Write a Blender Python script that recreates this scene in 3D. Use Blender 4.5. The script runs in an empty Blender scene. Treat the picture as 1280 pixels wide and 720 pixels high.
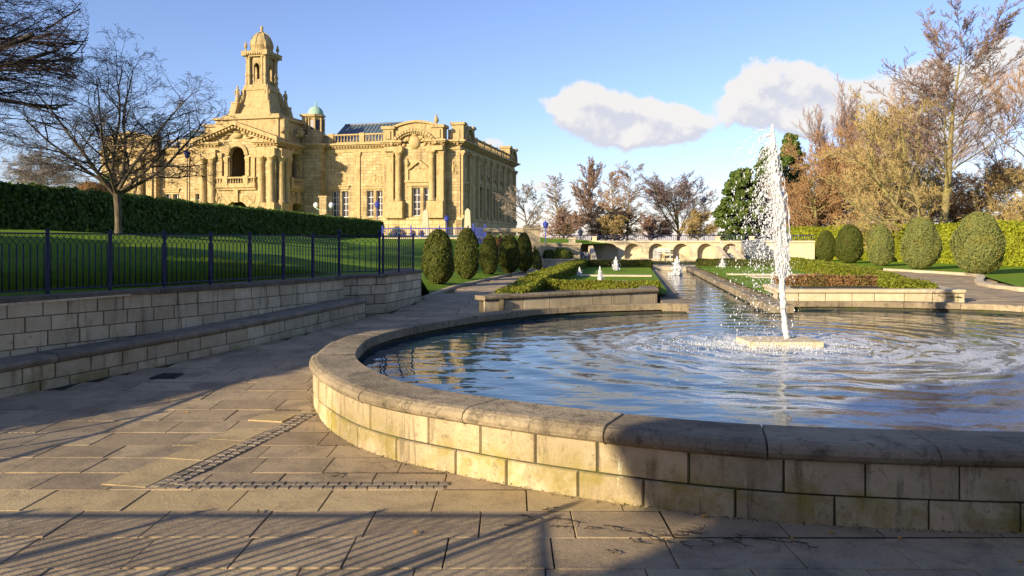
import bpy, math, random
import numpy as np
from mathutils import Vector, Matrix
R = math.radians
F, YH, EYE = 950.0, 302.0, 1.6
sc = bpy.context.scene
# ---------------------------------------------------------------- camera
cam = bpy.data.cameras.new('camera'); camo = bpy.data.objects.new('camera', cam)
sc.collection.objects.link(camo); sc.camera = camo
camo.location = (0, 0, EYE); camo.rotation_euler = (R(90), 0, 0)
cam.sensor_width = 36; cam.lens = F / 1280 * 36
cam.shift_y = -(360 - YH) / 1280
cam.clip_start = 0.05; cam.clip_end = 6000
# ---------------------------------------------------------------- light
SUN_EL = R(16.8); SUN_AZ = math.atan2(-.72, -.695)          # the sun stands behind the viewer, to the left
sun = bpy.data.lights.new('sun', 'SUN'); suno = bpy.data.objects.new('sun', sun)
sc.collection.objects.link(suno)
sdir = Vector((math.sin(SUN_AZ) * math.cos(SUN_EL), math.cos(SUN_AZ) * math.cos(SUN_EL), math.sin(SUN_EL)))
suno.rotation_euler = (-sdir).to_track_quat('-Z', 'Y').to_euler()
suno.location = (0, 0, 50)
sun.energy = 5.0; sun.angle = R(.3); sun.color = (1, .83, .57)
sc.view_settings.view_transform = 'Standard'; sc.view_settings.look = 'None'
sc.view_settings.exposure = 0.86; sc.view_settings.gamma = 1; sc.view_settings.use_curve_mapping = False
world = bpy.data.worlds.new('World'); sc.world = world; world.use_nodes = True

class NT:
    def __init__(s, tree): s.t = tree; s.n = tree.nodes; s.l = tree.links
    def new(s, typ, **kw):
        n = s.n.new(typ)
        for k, v in kw.items(): setattr(n, k, v)
        return n
    def put(s, sock, v):
        if v is None: return
        if hasattr(v, 'is_output'): s.l.new(v, sock)
        elif isinstance(v, bpy.types.Node): s.l.new(v.outputs[0], sock)
        else:
            if sock.type == 'RGBA' and not isinstance(v, (int, float)) and len(v) == 3: v = (*v, 1)
            if sock.type == 'RGBA' and isinstance(v, (int, float)): v = (v, v, v, 1)
            sock.default_value = v
    def m(s, op, a, b=None, c=None, clamp=False):
        n = s.new('ShaderNodeMath', operation=op); n.use_clamp = clamp
        s.put(n.inputs[0], a); s.put(n.inputs[1], b); s.put(n.inputs[2], c); return n.outputs[0]
    def vm(s, op, a, b=None, sc_=None):
        n = s.new('ShaderNodeVectorMath', operation=op)
        s.put(n.inputs[0], a); s.put(n.inputs[1], b)
        if sc_ is not None: s.put(n.inputs['Scale'], sc_)
        return n.outputs[1] if op in ('LENGTH', 'DOT_PRODUCT', 'DISTANCE') else n.outputs[0]
    def mix(s, f, a, b, blend='MIX'):
        n = s.new('ShaderNodeMix', data_type='RGBA', blend_type=blend)
        s.put(n.inputs[0], f); s.put(n.inputs[6], a); s.put(n.inputs[7], b); return n.outputs[2]
    def noise(s, vec, scale, detail=4, rough=.55, dist=0):
        n = s.new('ShaderNodeTexNoise'); s.put(n.inputs['Vector'], vec); n.inputs['Scale'].default_value = scale
        n.inputs['Detail'].default_value = detail; n.inputs['Roughness'].default_value = rough; n.inputs['Distortion'].default_value = dist
        return n.outputs[0]
    def step(s, v, lo, hi, a=0, b=1):
        n = s.new('ShaderNodeMapRange', interpolation_type='SMOOTHSTEP'); s.put(n.inputs[0], v)
        n.inputs[1].default_value = lo; n.inputs[2].default_value = hi; n.inputs[3].default_value = a; n.inputs[4].default_value = b
        return n.outputs[0]
    def xyz(s, v):
        n = s.new('ShaderNodeSeparateXYZ'); s.put(n.inputs[0], v); return n.outputs
    def comb(s, x, y, z):
        n = s.new('ShaderNodeCombineXYZ'); s.put(n.inputs[0], x); s.put(n.inputs[1], y); s.put(n.inputs[2], z); return n.outputs[0]
    def obj(s): return s.new('ShaderNodeTexCoord').outputs['Object']
    def attr(s, name): return s.new('ShaderNodeAttribute', attribute_name=name).outputs['Fac']
    def bump(s, h, strength, dist, normal=None):
        n = s.new('ShaderNodeBump'); s.put(n.inputs['Height'], h); n.inputs['Strength'].default_value = strength
        n.inputs['Distance'].default_value = dist
        if normal is not None: s.put(n.inputs['Normal'], normal)
        return n.outputs[0]

# sky with its clouds, by true direction
w = NT(world.node_tree)
bg = w.n['Background']
sky = w.new('ShaderNodeTexSky', sky_type='NISHITA'); sky.sun_disc = False
sky.sun_elevation = SUN_EL; sky.sun_rotation = SUN_AZ % (2 * math.pi)
sky.altitude = 100; sky.air_density = 1.0; sky.dust_density = .6; sky.ozone_density = 4.5
tc = w.new('ShaderNodeTexCoord').outputs['Generated']
x, y, z = w.xyz(tc)
yy = w.m('MAXIMUM', y, .02)
u = w.m('DIVIDE', x, yy); v = w.m('DIVIDE', z, yy)
uv = w.comb(u, v, 0)
def clouds(uvn):
    nz = w.m('ADD', w.m('MULTIPLY', w.noise(uvn, 15.0, 8, .60, .2), .75), w.m('MULTIPLY', w.noise(uvn, 45.0, 6, .6, .2), .25))
    uu, vv, _ = w.xyz(uvn)
    tot = None
    blobs = [(752, 140, 72, 30), (805, 150, 66, 27), (862, 152, 40, 13), (718, 128, 34, 20), (800, 170, 60, 18), (962, 118, 58, 42), (995, 100, 42, 34), (930, 132, 34, 28),
             (1000, 150, 34, 20), (1130, 120, 75, 48), (1100, 150, 60, 40), (1190, 160, 80, 50), (1285, 70, 60, 26), (1270, 110, 60, 40), (615, 178, 30, 9), (700, 230, 90, 13), (560, 215, 60, 10), (860, 243, 70, 9), (480, 250, 80, 12),
             (1500, 150, 120, 60), (300, 300, 160, 9)]
    for (cx, cy, rx, ry) in blobs:
        a = w.m('DIVIDE', w.m('SUBTRACT', uu, (cx - 640) / F), rx / F)
        b = w.m('DIVIDE', w.m('SUBTRACT', vv, (YH - cy) / F), ry / F)
        e = w.m('EXPONENT', w.m('MULTIPLY', w.m('ADD', w.m('MULTIPLY', a, a), w.m('MULTIPLY', b, b)), -.9))
        if ry < 14: e = w.m('MULTIPLY', e, .78)
        tot = e if tot is None else w.m('ADD', tot, e)
    return w.m('ADD', w.m('MINIMUM', tot, 1.15), w.m('MULTIPLY', w.m('SUBTRACT', nz, .5), 2.7))
d0 = clouds(uv)
d1 = clouds(w.vm('ADD', uv, (-.012, .022, 0)))
mask = w.step(d0, .56, .90)
lit = w.step(w.m('SUBTRACT', d0, d1), -.22, .30)
ccol = w.mix(lit, (3.5, 3.5, 3.85), (4.7, 4.5, 4.25))
front = w.m('GREATER_THAN', y, .02)
skyb = w.mix(1.0, sky.outputs[0], (1.42, 1.12, 1.17), 'MULTIPLY')
skyc = w.mix(w.m('MULTIPLY', w.m('MULTIPLY', mask, front), .93), skyb, ccol)
w.l.new(skyc, bg.inputs[0]); bg.inputs[1].default_value = .110

# ---------------------------------------------------------------- materials
def mat(name, col=(.5, .5, .5), rough=.8, spec=.3, metal=0):
    m = bpy.data.materials.new(name); m.use_nodes = True
    t = NT(m.node_tree); p = t.n['Principled BSDF']
    p.inputs['Base Color'].default_value = (*col, 1); p.inputs['Roughness'].default_value = rough
    p.inputs['Specular IOR Level'].default_value = spec; p.inputs['Metallic'].default_value = metal
    return m, t, p
def stone(name, base, dark, pale, moss=None, mscale=1.0, mossz=None, bump=.25, tone=.35, dirt=.5, streak=True, blot=.60, soil=0):
    """sandstone: per-block tone from the 'tone' attribute, blotches, grain, stains and lichen"""
    m, t, p = mat(name, base, .88, .2); o = t.obj()
    x, y, z = t.xyz(o)
    big = t.noise(o, 1.3 * mscale, 4, .6); mid = t.noise(o, 6 * mscale, 6, .65); fine = t.noise(o, 60 * mscale, 4, .7)
    c = t.mix(t.step(mid, .3, .72), base, pale)
    tn = t.attr('tone')
    c = t.mix(t.m('MULTIPLY', t.step(tn, .0, 1), tone), c, dark)
    sv = t.comb(t.m('MULTIPLY', x, 9), t.m('MULTIPLY', y, 9), t.m('MULTIPLY', z, 1.6)) if streak else t.vm('SCALE', o, None, 4.0)
    st = t.noise(sv, 1.0 * mscale, 5, .62, .3)
    c = t.mix(t.m('MULTIPLY', t.step(st, .52, .75), dirt), c, [k * .45 for k in dark])
    c = t.mix(t.m('MULTIPLY', t.step(t.noise(o, 14 * mscale, 6, .72, .6), blot, blot + .13), dirt * .7), c, [k * .5 for k in dark])
    c = t.mix(t.m('MULTIPLY', t.step(fine, .35, .75), .28), c, [k * 1.25 for k in pale])
    if moss:
        f = t.step(t.noise(o, 3.3 * mscale, 5, .65, .3), .42, .66)
        if mossz: f = t.m('MULTIPLY', f, t.step(z, mossz[1], mossz[0]))
        c = t.mix(t.m('MULTIPLY', f, .8), c, moss)
    if soil:     # years of soiling in drifts along the wall, runs below the coping
        c = t.mix(t.m('MULTIPLY', t.step(t.noise(o, .55, 5, .65, .5), .40, .66), soil), c, [k * .42 for k in dark])
        run = t.noise(t.comb(t.m('MULTIPLY', x, 7), t.m('MULTIPLY', y, 7), t.m('MULTIPLY', z, .8)), 1.3, 6, .7, .4)
        c = t.mix(t.m('MULTIPLY', t.step(run, .56, .66), soil), c, [k * .22 for k in dark])
        c = t.mix(t.m('MULTIPLY', t.step(t.noise(t.comb(t.m('MULTIPLY', x, 16), t.m('MULTIPLY', y, 16), t.m('MULTIPLY', z, 3)), 1.0, 4, .7), .66, .74), .5), c, [min(k * 1.5, .8) for k in pale])
    t.put(p.inputs['Base Color'], c)
    h = t.m('ADD', t.m('MULTIPLY', fine, .45), t.m('ADD', mid, t.m('MULTIPLY', t.noise(o, 20 * mscale, 5, .7), .6)))
    t.put(p.inputs['Normal'], t.bump(h, bump, .02 / mscale))
    return m
M = {}
M['pool_stone'] = stone('pool_stone', (.52, .415, .245), (.32, .25, .145), (.66, .55, .36), moss=(.28, .23, .03), mossz=(.12, .36), dirt=1.0, tone=.7, blot=.54, soil=.5)
M['coping'] = stone('coping_stone', (.32, .255, .165), (.16, .13, .09), (.42, .34, .22), bump=.9, dirt=1.0, tone=.6, blot=.53, soil=.45, streak=False)
M['wall_stone'] = stone('wall_stone', (.55, .45, .28), (.33, .265, .165), (.68, .58, .40), moss=(.22, .19, .04), mossz=(.0, .5), dirt=.8, tone=.6, blot=.57, soil=.3)
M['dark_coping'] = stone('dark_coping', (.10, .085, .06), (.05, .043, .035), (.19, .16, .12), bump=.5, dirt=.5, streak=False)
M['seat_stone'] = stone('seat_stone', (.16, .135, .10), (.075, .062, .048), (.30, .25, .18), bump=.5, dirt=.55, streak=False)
M['pale_stone'] = stone('pale_stone', (.50, .41, .26), (.36, .29, .18), (.6, .52, .36), dirt=.3)
M['arcade_stone'] = stone('arcade_stone', (.56, .47, .29), (.42, .34, .2), (.62, .54, .37), mscale=.6, dirt=.22)
M['terrace_stone'] = stone('terrace_stone', (.36, .29, .18), (.2, .16, .1), (.46, .38, .25), mscale=.7, dirt=.4)
M['mortar'] = mat('mortar', (.085, .072, .05), 1)[0]
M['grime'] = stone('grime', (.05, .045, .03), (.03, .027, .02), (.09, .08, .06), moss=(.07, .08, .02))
def slab(name, base, alt, dark):
    m, t, p = mat(name, base, .82, .3); o = t.obj()
    c = t.mix(t.attr('tone'), base, alt)
    c = t.mix(t.m('MULTIPLY', t.step(t.noise(o, 2.2, 6, .68, .6), .42, .66), .75), c, dark)
    c = t.mix(t.m('MULTIPLY', t.step(t.noise(o, 7.5, 5, .7, 1.2), .56, .68), .55), c, [k * .75 for k in dark])
    c = t.mix(t.m('MULTIPLY', t.step(t.noise(o, 90, 3, .7), .45, .8), .5), c, [k * 1.45 for k in alt])
    c = t.mix(t.m('MULTIPLY', t.step(t.noise(o, 130, 2, .6), .55, .7), .5), c, [k * .5 for k in dark])
    t.put(p.inputs['Base Color'], c)
    h = t.m('ADD', t.m('MULTIPLY', t.noise(o, 110, 3, .7), .5), t.m('ADD', t.noise(o, 9, 5, .6), t.noise(o, 30, 4, .7)))
    t.put(p.inputs['Normal'], t.bump(h, .35, .012))
    return m
M['flag'] = slab('flagstone', (.285, .215, .132), (.41, .315, .19), (.165, .128, .085))
M['yellow_flag'] = slab('yellow_flagstone', (.40, .30, .15), (.48, .37, .20), (.27, .20, .105))
M['sett'] = slab('sett_stone', (.17, .142, .105), (.25, .205, .15), (.09, .08, .065))
mm, t, p = mat('joint_soil', (.05, .05, .02), 1); o = t.obj()
t.put(p.inputs['Base Color'], t.mix(t.step(t.noise(o, 2.5, 4), .4, .65), (.045, .04, .025), (.10, .11, .02)))
t.put(p.inputs['Normal'], t.bump(t.noise(o, 80, 3), .6, .01)); M['joint'] = mm
def grassmat(name, a, b, c3, sc_=1):
    m, t, p = mat(name, a, .9, .15); o = t.obj()
    c = t.mix(t.step(t.noise(o, .5 * sc_, 5, .6), .3, .7), a, b)
    c = t.mix(t.m('MULTIPLY', t.step(t.noise(o, 1.3 * sc_, 6, .7, .5), .48, .66), .6), c, [c3[0] * 1.5, c3[1] * 1.05, c3[2]])
    c = t.mix(t.m('MULTIPLY', t.step(t.noise(o, 9 * sc_, 6, .75), .42, .7), .75), c, c3)
    c = t.mix(t.m('MULTIPLY', t.step(t.noise(o, 45 * sc_, 3, .8), .45, .7), .55), c, [k * 1.7 for k in b])
    t.put(p.inputs['Base Color'], c)
    h = t.m('ADD', t.noise(o, 30 * sc_, 5, .8), t.m('MULTIPLY', t.noise(o, 100 * sc_, 3, .8), .8))
    t.put(p.inputs['Normal'], t.bump(h, .9, .06))
    return m
M['grass'] = grassmat('lawn_grass', (.12, .23, .012), (.17, .29, .016), (.08, .15, .012))
M['bright_grass'] = grassmat('garden_grass', (.15, .27, .015), (.20, .32, .02), (.11, .19, .014))
M['far_ground'] = grassmat('far_ground', (.06, .08, .015), (.09, .09, .02), (.05, .05, .02), .2)
def leafmat(name, a, b, c3, trans=.25, rough=.6):
    m = bpy.data.materials.new(name); m.use_nodes = True; t = NT(m.node_tree); p = t.n['Principled BSDF']
    p.inputs['Roughness'].default_value = rough; p.inputs['Specular IOR Level'].default_value = .25
    o = t.obj(); c = t.mix(t.attr('tone'), a, b)
    c = t.mix(t.m('MULTIPLY', t.step(t.noise(o, 1.7, 4, .6), .5, .7), .7), c, c3)
    t.put(p.inputs['Base Color'], c)
    tr = t.new('ShaderNodeBsdfTranslucent'); t.put(tr.inputs[0], c)
    mx = t.new('ShaderNodeMixShader'); mx.inputs[0].default_value = trans
    t.l.new(p.outputs[0], mx.inputs[1]); t.l.new(tr.outputs[0], mx.inputs[2]); t.l.new(mx.outputs[0], t.n['Material Output'].inputs[0])
    return m
M['hedge_dark'] = leafmat('dark_hedge_leaf', (.06, .115, .018), (.13, .205, .032), (.07, .085, .02))
M['yew'] = leafmat('yew_leaf', (.055, .075, .012), (.125, .14, .022), (.11, .085, .02))
M['juniper'] = leafmat('grey_green_leaf', (.13, .16, .055), (.26, .27, .07), (.24, .21, .04))
M['box'] = leafmat('box_leaf', (.11, .14, .012), (.25, .27, .025), (.19, .165, .02))
M['gold_hedge'] = leafmat('golden_hedge_leaf', (.19, .23, .014), (.36, .37, .022), (.20, .19, .015))
M['brown_hedge'] = leafmat('brown_hedge_leaf', (.20, .11, .045), (.34, .20, .08), (.13, .12, .03))
M['evergreen'] = leafmat('evergreen_leaf', (.055, .105, .02), (.15, .205, .04), (.17, .17, .04))
M['shrub'] = leafmat('shrub_leaf', (.10, .15, .015), (.26, .28, .03), (.2, .2, .03))
M['rusty'] = leafmat('rusty_leaf', (.16, .08, .03), (.28, .15, .05), (.2, .12, .04))
def bark(name, a, b, moss=None):
    m, t, p = mat(name, a, .9, .15); o = t.obj()
    c = t.mix(t.step(t.noise(t.vm('MULTIPLY', o, (3, 3, .6)), 6, 5, .7), .35, .65), a, b)
    if moss: c = t.mix(t.m('MULTIPLY', t.step(t.noise(o, 1.8, 4), .42, .62), .7), c, moss)
    t.put(p.inputs['Base Color'], c); t.put(p.inputs['Normal'], t.bump(t.noise(t.vm('MULTIPLY', o, (3, 3, .5)), 12, 4, .7), .6, .03))
    return m
M['bark_olive'] = bark('olive_bark', (.15, .12, .06), (.27, .22, .11), (.24, .23, .07))
M['bark_dark'] = bark('dark_bark', (.045, .037, .032), (.10, .085, .068))
M['bark_grey'] = bark('grey_bark', (.08, .066, .046), (.16, .13, .09))
M['twig_red'] = mat('reddish_twig', (.25, .165, .12), .9, .1)[0]
M['twig_purple'] = mat('purple_twig', (.20, .14, .12), .9, .1)[0]
M['twig_brown'] = mat('brown_twig', (.29, .175, .085), .9, .1)[0]
M['twig_gold'] = mat('golden_twig', (.33, .25, .11), .9, .1)[0]
M['twig_dark'] = mat('dark_twig', (.06, .045, .04), .9, .1)[0]
M['twig_grey'] = mat('grey_twig', (.24, .20, .16), .9, .1)[0]
mm, t, p = mat('blue_paint', (.018, .022, .17), .5, .3); o = t.obj()
t.put(p.inputs['Base Color'], t.mix(t.step(t.noise(o, 14, 4, .7), .55, .75), (.005, .008, .060), (.012, .014, .045))); M['blue'] = mm
M['bright_blue'] = mat('bright_blue_paint', (.04, .055, .30), .4, .5)[0]
M['lamp_black'] = mat('dark_lamp_paint', (.02, .022, .05), .4, .5)[0]
M['white_glass'] = mat('white_glass', (.8, .8, .78), .25, .5)[0]
M['glass'] = mat('window_glass', (.02, .025, .035), .12, .35)[0]
M['white_paint'] = mat('white_paint', (.72, .70, .66), .5, .4)[0]
M['slate'] = mat('slate', (.16, .17, .20), .5, .4)[0]
M['roof_glass'] = mat('roof_glass', (.09, .13, .15), .18, .6)[0]
M['verdigris'] = stone('verdigris', (.22, .38, .30), (.14, .26, .20), (.34, .48, .40), dirt=.3)
M['steel'] = mat('painted_steel', (.5, .5, .47), .5, .4)[0]
M['iron'] = mat('cast_iron', (.03, .028, .026), .6, .4)[0]
M['twig'] = mat('fallen_twig', (.05, .035, .022), .9)[0]
M['leaf_gold'] = mat('fallen_leaf', (.5, .25, .05), .8)[0]
# ---- building stone: coursed ashlar
def ashlar(name, base, pale, dark, course=.42, mort=.55):
    m, t, p = mat(name, base, .88, .2); o = t.obj(); x, y, z = t.xyz(o)
    uvv = t.comb(t.m('ADD', x, y), z, 0)
    br = t.new('ShaderNodeTexBrick'); t.put(br.inputs['Vector'], uvv); br.offset = .5
    br.inputs['Scale'].default_value = 1; br.inputs['Brick Width'].default_value = .95; br.inputs['Row Height'].default_value = course
    br.inputs['Mortar Size'].default_value = .018; br.inputs['Mortar Smooth'].default_value = .1; br.inputs['Bias'].default_value = 0
    br.inputs['Color1'].default_value = (0, 0, 0, 1); br.inputs['Color2'].default_value = (1, 1, 1, 1); br.inputs['Mortar'].default_value = (.5, .5, .5, 1)
    c = t.mix(br.outputs['Color'], base, pale)
    c = t.mix(t.m('MULTIPLY', t.step(t.noise(o, .45, 5, .6), .45, .7), .5), c, dark)
    sv = t.comb(t.m('MULTIPLY', x, 2.2), t.m('MULTIPLY', y, 2.2), t.m('MULTIPLY', z, .35))
    c = t.mix(t.m('MULTIPLY', t.step(t.noise(sv, 1, 5, .65), .48, .72), .6), c, [k * .5 for k in dark])
    c = t.mix(t.m('MULTIPLY', br.outputs['Fac'], mort), c, [k * .4 for k in dark])
    t.put(p.inputs['Base Color'], c)
    h = t.m('ADD', t.m('MULTIPLY', br.outputs['Fac'], -1.2), t.noise(o, 3, 5, .7))
    t.put(p.inputs['Normal'], t.bump(h, .5, .06)); return m
M['ashlar'] = ashlar('ashlar', (.36, .265, .125), (.53, .41, .22), (.20, .145, .075))
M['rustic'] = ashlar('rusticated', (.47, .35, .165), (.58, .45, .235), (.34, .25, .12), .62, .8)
M['trim'] = stone('carved_stone', (.39, .28, .125), (.22, .155, .075), (.50, .375, .185), mscale=.35, bump=.8, dirt=.85, blot=.54)
M['attic'] = stone('weathered_stone', (.35, .26, .12), (.16, .12, .065), (.46, .35, .175), mscale=.35, bump=.8, dirt=.9)
M['carving'] = stone('carving', (.38, .275, .12), (.22, .16, .08), (.48, .36, .18), mscale=.8, bump=1.0, dirt=.5)
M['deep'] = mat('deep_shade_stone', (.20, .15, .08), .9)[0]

# water
mm, t, p = mat('water', (.018, .05, .07), .03, .5); o = t.obj(); p.inputs['IOR'].default_value = 1.33
x, y, z = t.xyz(o); dx = t.m('SUBTRACT', x, 3.54); dy = t.m('SUBTRACT', y, 9.8)
r = t.m('SQRT', t.m('ADD', t.m('MULTIPLY', dx, dx), t.m('MULTIPLY', dy, dy)))
ang = t.m('ARCTAN2', dy, dx)
warp = t.noise(o, .7, 3, .5); warp2 = t.noise(o, 2.3, 3, .5)
rr = t.m('ADD', t.m('ADD', r, t.m('MULTIPLY', warp, 1.5)), t.m('MULTIPLY', warp2, .35))
n1 = t.noise(t.comb(t.m('MULTIPLY', rr, 4.2), t.m('MULTIPLY', ang, 2.1), 0), 1.0, 9, .68, .9)
n2 = t.noise(t.comb(t.m('MULTIPLY', rr, 9), t.m('MULTIPLY', ang, 4.0), 3), 1.0, 8, .7, 1.4)
fn = t.m('ADD', t.m('MULTIPLY', t.m('SUBTRACT', t.m('ADD', t.m('MULTIPLY', n1, .66), t.m('MULTIPLY', n2, .34)), .5), 2.1), .5)
core = t.step(r, 2.9, .4)
# the film of foam drifts to the right hand and near side
side = t.m('MULTIPLY', t.step(t.m('SUBTRACT', dx, t.m('MULTIPLY', dy, .55)), -1.2, 3.0), t.step(dy, .4, -1.2))
ring = t.m('MULTIPLY', t.step(r, 5.0, 3.2), t.step(r, 1.0, 2.0)); leftc = t.step(dx, -3.2, -1.0)
dens = t.m('ADD', t.m('MULTIPLY', core, .16), t.m('ADD', t.m('MULTIPLY', side, .075), t.m('MULTIPLY', t.m('MULTIPLY', ring, leftc), .055)))
dens = t.m('MULTIPLY', dens, t.step(dy, 1.6, .3))
edge = t.m('ADD', fn, dens)
fm = t.m('MULTIPLY', t.step(edge, .56, .70), t.m('ADD', .35, t.m('MULTIPLY', t.step(t.noise(o, 60, 3, .7), .35, .65), .55)))
fm = t.m('MULTIPLY', fm, t.step(dens, .004, .05))
film = t.m('MULTIPLY', t.m('MULTIPLY', side, t.step(edge, .40, .62)), .20)
fm = t.m('MAXIMUM', fm, film)
t.put(p.inputs['Base Color'], t.mix(fm, (.018, .05, .07), (.78, .80, .82)))
t.put(p.inputs['Roughness'], t.m('ADD', t.m('MULTIPLY', fm, .6), .03))
hh = t.m('ADD', t.noise(t.vm('MULTIPLY', o, (1, 1.6, 1)), 3.2, 2, .45), t.m('MULTIPLY', t.noise(o, 26, 3, .6), t.m('ADD', .012, t.m('MULTIPLY', core, .30))))
t.put(p.inputs['Normal'], t.bump(hh, .22, .03)); M['water'] = mm
mm, t, p = mat('jet_water', (.93, .94, .95), .25, .5)
tr = t.new('ShaderNodeBsdfTranslucent'); tr.inputs[0].default_value = (.95, .96, .97, 1)
mx = t.new('ShaderNodeMixShader'); mx.inputs[0].default_value = .55
t.l.new(p.outputs[0], mx.inputs[1]); t.l.new(tr.outputs[0], mx.inputs[2]); t.l.new(mx.outputs[0], t.n['Material Output'].inputs[0]); M['jet'] = mm
mm, t, p = mat('cascade_water', (.12, .14, .18), .15, .5); o = t.obj()
t.put(p.inputs['Base Color'], t.mix(t.step(t.noise(t.vm('MULTIPLY', o, (2, 2, 4)), 5, 4, .8), .5, .6), (.03, .04, .06), (.6, .62, .68))); M['cascade'] = mm

# ---------------------------------------------------------------- builders
COL = sc.collection
def link(name, data, parent=None):
    o = bpy.data.objects.new(name, data); COL.objects.link(o)
    if parent is not None: o.parent = parent
    return o
def tag(o, label=None, cat=None, group=None, kind=None):
    if label: o['label'] = label
    if cat: o['category'] = cat
    if group: o['group'] = group
    if kind: o['kind'] = kind
    return o
def thing(name, label, cat, loc=(0, 0, 0), rz=0, group=None):
    o = link(name, None); o.location = loc; o.rotation_euler = (0, 0, rz)
    return tag(o, label, cat, group)
def copy_tree(o, parent=None):
    c = o.copy(); COL.objects.link(c); c.parent = parent
    for ch in list(o.children): copy_tree(ch, c)
    return c
def fast_mesh(name, V, Fq, m, tone=None, smooth=False):
    """V (n,3); Fq (k,3|4) index arrays or list of them"""
    me = bpy.data.meshes.new(name); V = np.asarray(V, np.float32)
    arrs = Fq if isinstance(Fq, list) else [Fq]
    arrs = [np.asarray(a, np.int32) for a in arrs if len(a)]
    nl = sum(a.size for a in arrs); nf = sum(len(a) for a in arrs)
    me.vertices.add(len(V)); me.vertices.foreach_set('co', V.ravel())
    me.loops.add(nl); me.loops.foreach_set('vertex_index', np.concatenate([a.ravel() for a in arrs]))
    me.polygons.add(nf)
    tot = np.concatenate([np.full(len(a), a.shape[1], np.int32) for a in arrs])
    st = np.concatenate([[0], np.cumsum(tot)[:-1]]).astype(np.int32)
    me.polygons.foreach_set('loop_start', st); me.polygons.foreach_set('loop_total', tot)
    me.polygons.foreach_set('use_smooth', np.full(nf, smooth))
    if tone is not None:
        a = me.attributes.new('tone', 'FLOAT', 'POINT'); a.data.foreach_set('value', np.asarray(tone, np.float32))
    me.update(calc_edges=True)
    if m is not None: me.materials.append(m)
    return me
class MB:
    def __init__(s): s.v = []; s.f = []; s.t = []; s.tone = .3; s.sm = []
    def add(s, vs, fs, smooth=False):
        b = len(s.v); s.v += [tuple(a) for a in vs]; s.f += [tuple(i + b for i in f) for f in fs]
        s.t += [s.tone] * len(vs); s.sm += [smooth] * len(fs)
    def box(s, x0, x1, y0, y1, z0, z1, tone=None):
        if tone is not None: s.tone = tone
        vs = [(x, y, z) for z in (z0, z1) for y in (y0, y1) for x in (x0, x1)]
        s.add(vs, [(0, 2, 3, 1), (4, 5, 7, 6), (0, 1, 5, 4), (2, 6, 7, 3), (0, 4, 6, 2), (1, 3, 7, 5)])
    def obox(s, c, ax, L, W, z0, z1, c_=0.0):
        """box centred at c=(x,y), length L along unit ax, width W across; top edges chamfered by c_"""
        ax = np.array(ax, float); ax /= np.hypot(*ax); n = np.array([-ax[1], ax[0]]); c = np.array(c, float)
        def rg(l, wd, z): return [(*(c + ax * l * i + n * wd * j), z) for i, j in ((-1, -1), (1, -1), (1, 1), (-1, 1))]
        rings = [rg(L / 2, W / 2, z0), rg(L / 2, W / 2, z1 - c_)]
        if c_: rings.append(rg(L / 2 - c_, W / 2 - c_, z1))
        vs = sum(rings, []); fs = [(3, 2, 1, 0)]
        for k in range(len(rings) - 1):
            for i in range(4): fs.append((4 * k + i, 4 * k + (i + 1) % 4, 4 * k + 4 + (i + 1) % 4, 4 * k + 4 + i))
        b = 4 * (len(rings) - 1); fs.append((b, b + 1, b + 2, b + 3)); s.add(vs, fs)
    def lathe(s, c, prof, n=12, smooth=True, ax=None, rot=0):
        """prof: [(r,z)...]"""
        vs = []; fs = []
        for (r_, z_) in prof:
            for i in range(n):
                a = 2 * math.pi * i / n + rot; vs.append((c[0] + r_ * math.cos(a), c[1] + r_ * math.sin(a), c[2] + z_))
        for k in range(len(prof) - 1):
            for i in range(n): fs.append((k * n + i, k * n + (i + 1) % n, (k + 1) * n + (i + 1) % n, (k + 1) * n + i))
        s.add(vs, fs, smooth); s.add(vs[:n], [tuple(range(n))[::-1]]); s.add(vs[-n:], [tuple(range(n))])
    def tube(s, pts, rad, n=6, smooth=True):
        pts = [Vector(p) for p in pts]; vs = []; fs = []
        rad = rad if hasattr(rad, '__len__') else [rad] * len(pts)
        for k, p_ in enumerate(pts):
            d = (pts[min(k + 1, len(pts) - 1)] - pts[max(k - 1, 0)]).normalized()
            a = d.cross(Vector((.31, .17, .93))).normalized() if abs(d.z) < .9 else d.cross(Vector((1, 0, 0))).normalized(); b = d.cross(a)
            for i in range(n):
                q = 2 * math.pi * i / n; vs.append(tuple(p_ + (a * math.cos(q) + b * math.sin(q)) * rad[k]))
        for k in range(len(pts) - 1):
            for i in range(n): fs.append((k * n + i, k * n + (i + 1) % n, (k + 1) * n + (i + 1) % n, (k + 1) * n + i))
        fs.append(tuple(range(n))[::-1]); fs.append(tuple(range((len(pts) - 1) * n, len(pts) * n)))
        s.add(vs, fs, smooth)
    def prism(s, poly, z0, z1):
        n = len(poly); vs = [(*p_, z0) for p_ in poly] + [(*p_, z1) for p_ in poly]
        s.add(vs, [tuple(range(n))[::-1], tuple(range(n, 2 * n))] + [(i, (i + 1) % n, n + (i + 1) % n, n + i) for i in range(n)])
    def build(s, name, m, parent=None, off=(0, 0, 0)):
        me = bpy.data.meshes.new(name)
        vs = [(a[0] - off[0], a[1] - off[1], a[2] - off[2]) for a in s.v] if any(off) else s.v
        me.from_pydata(vs, [], s.f)
        a = me.attributes.new('tone', 'FLOAT', 'POINT'); a.data.foreach_set('value', np.array(s.t, np.float32))
        me.polygons.foreach_set('use_smooth', np.array(s.sm, bool)); me.update()
        me.materials.append(M[m] if isinstance(m, str) else m)
        return link(name, me, parent)
rng = random.Random(7); nrg = np.random.default_rng(5)
def gz(Y): return min(max(.052 * (Y - 6.5), 0), .44)
def px(x, y, h): Y = F * (EYE - h) / (y - YH); return ((x - 640) * Y / F, Y)
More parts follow.
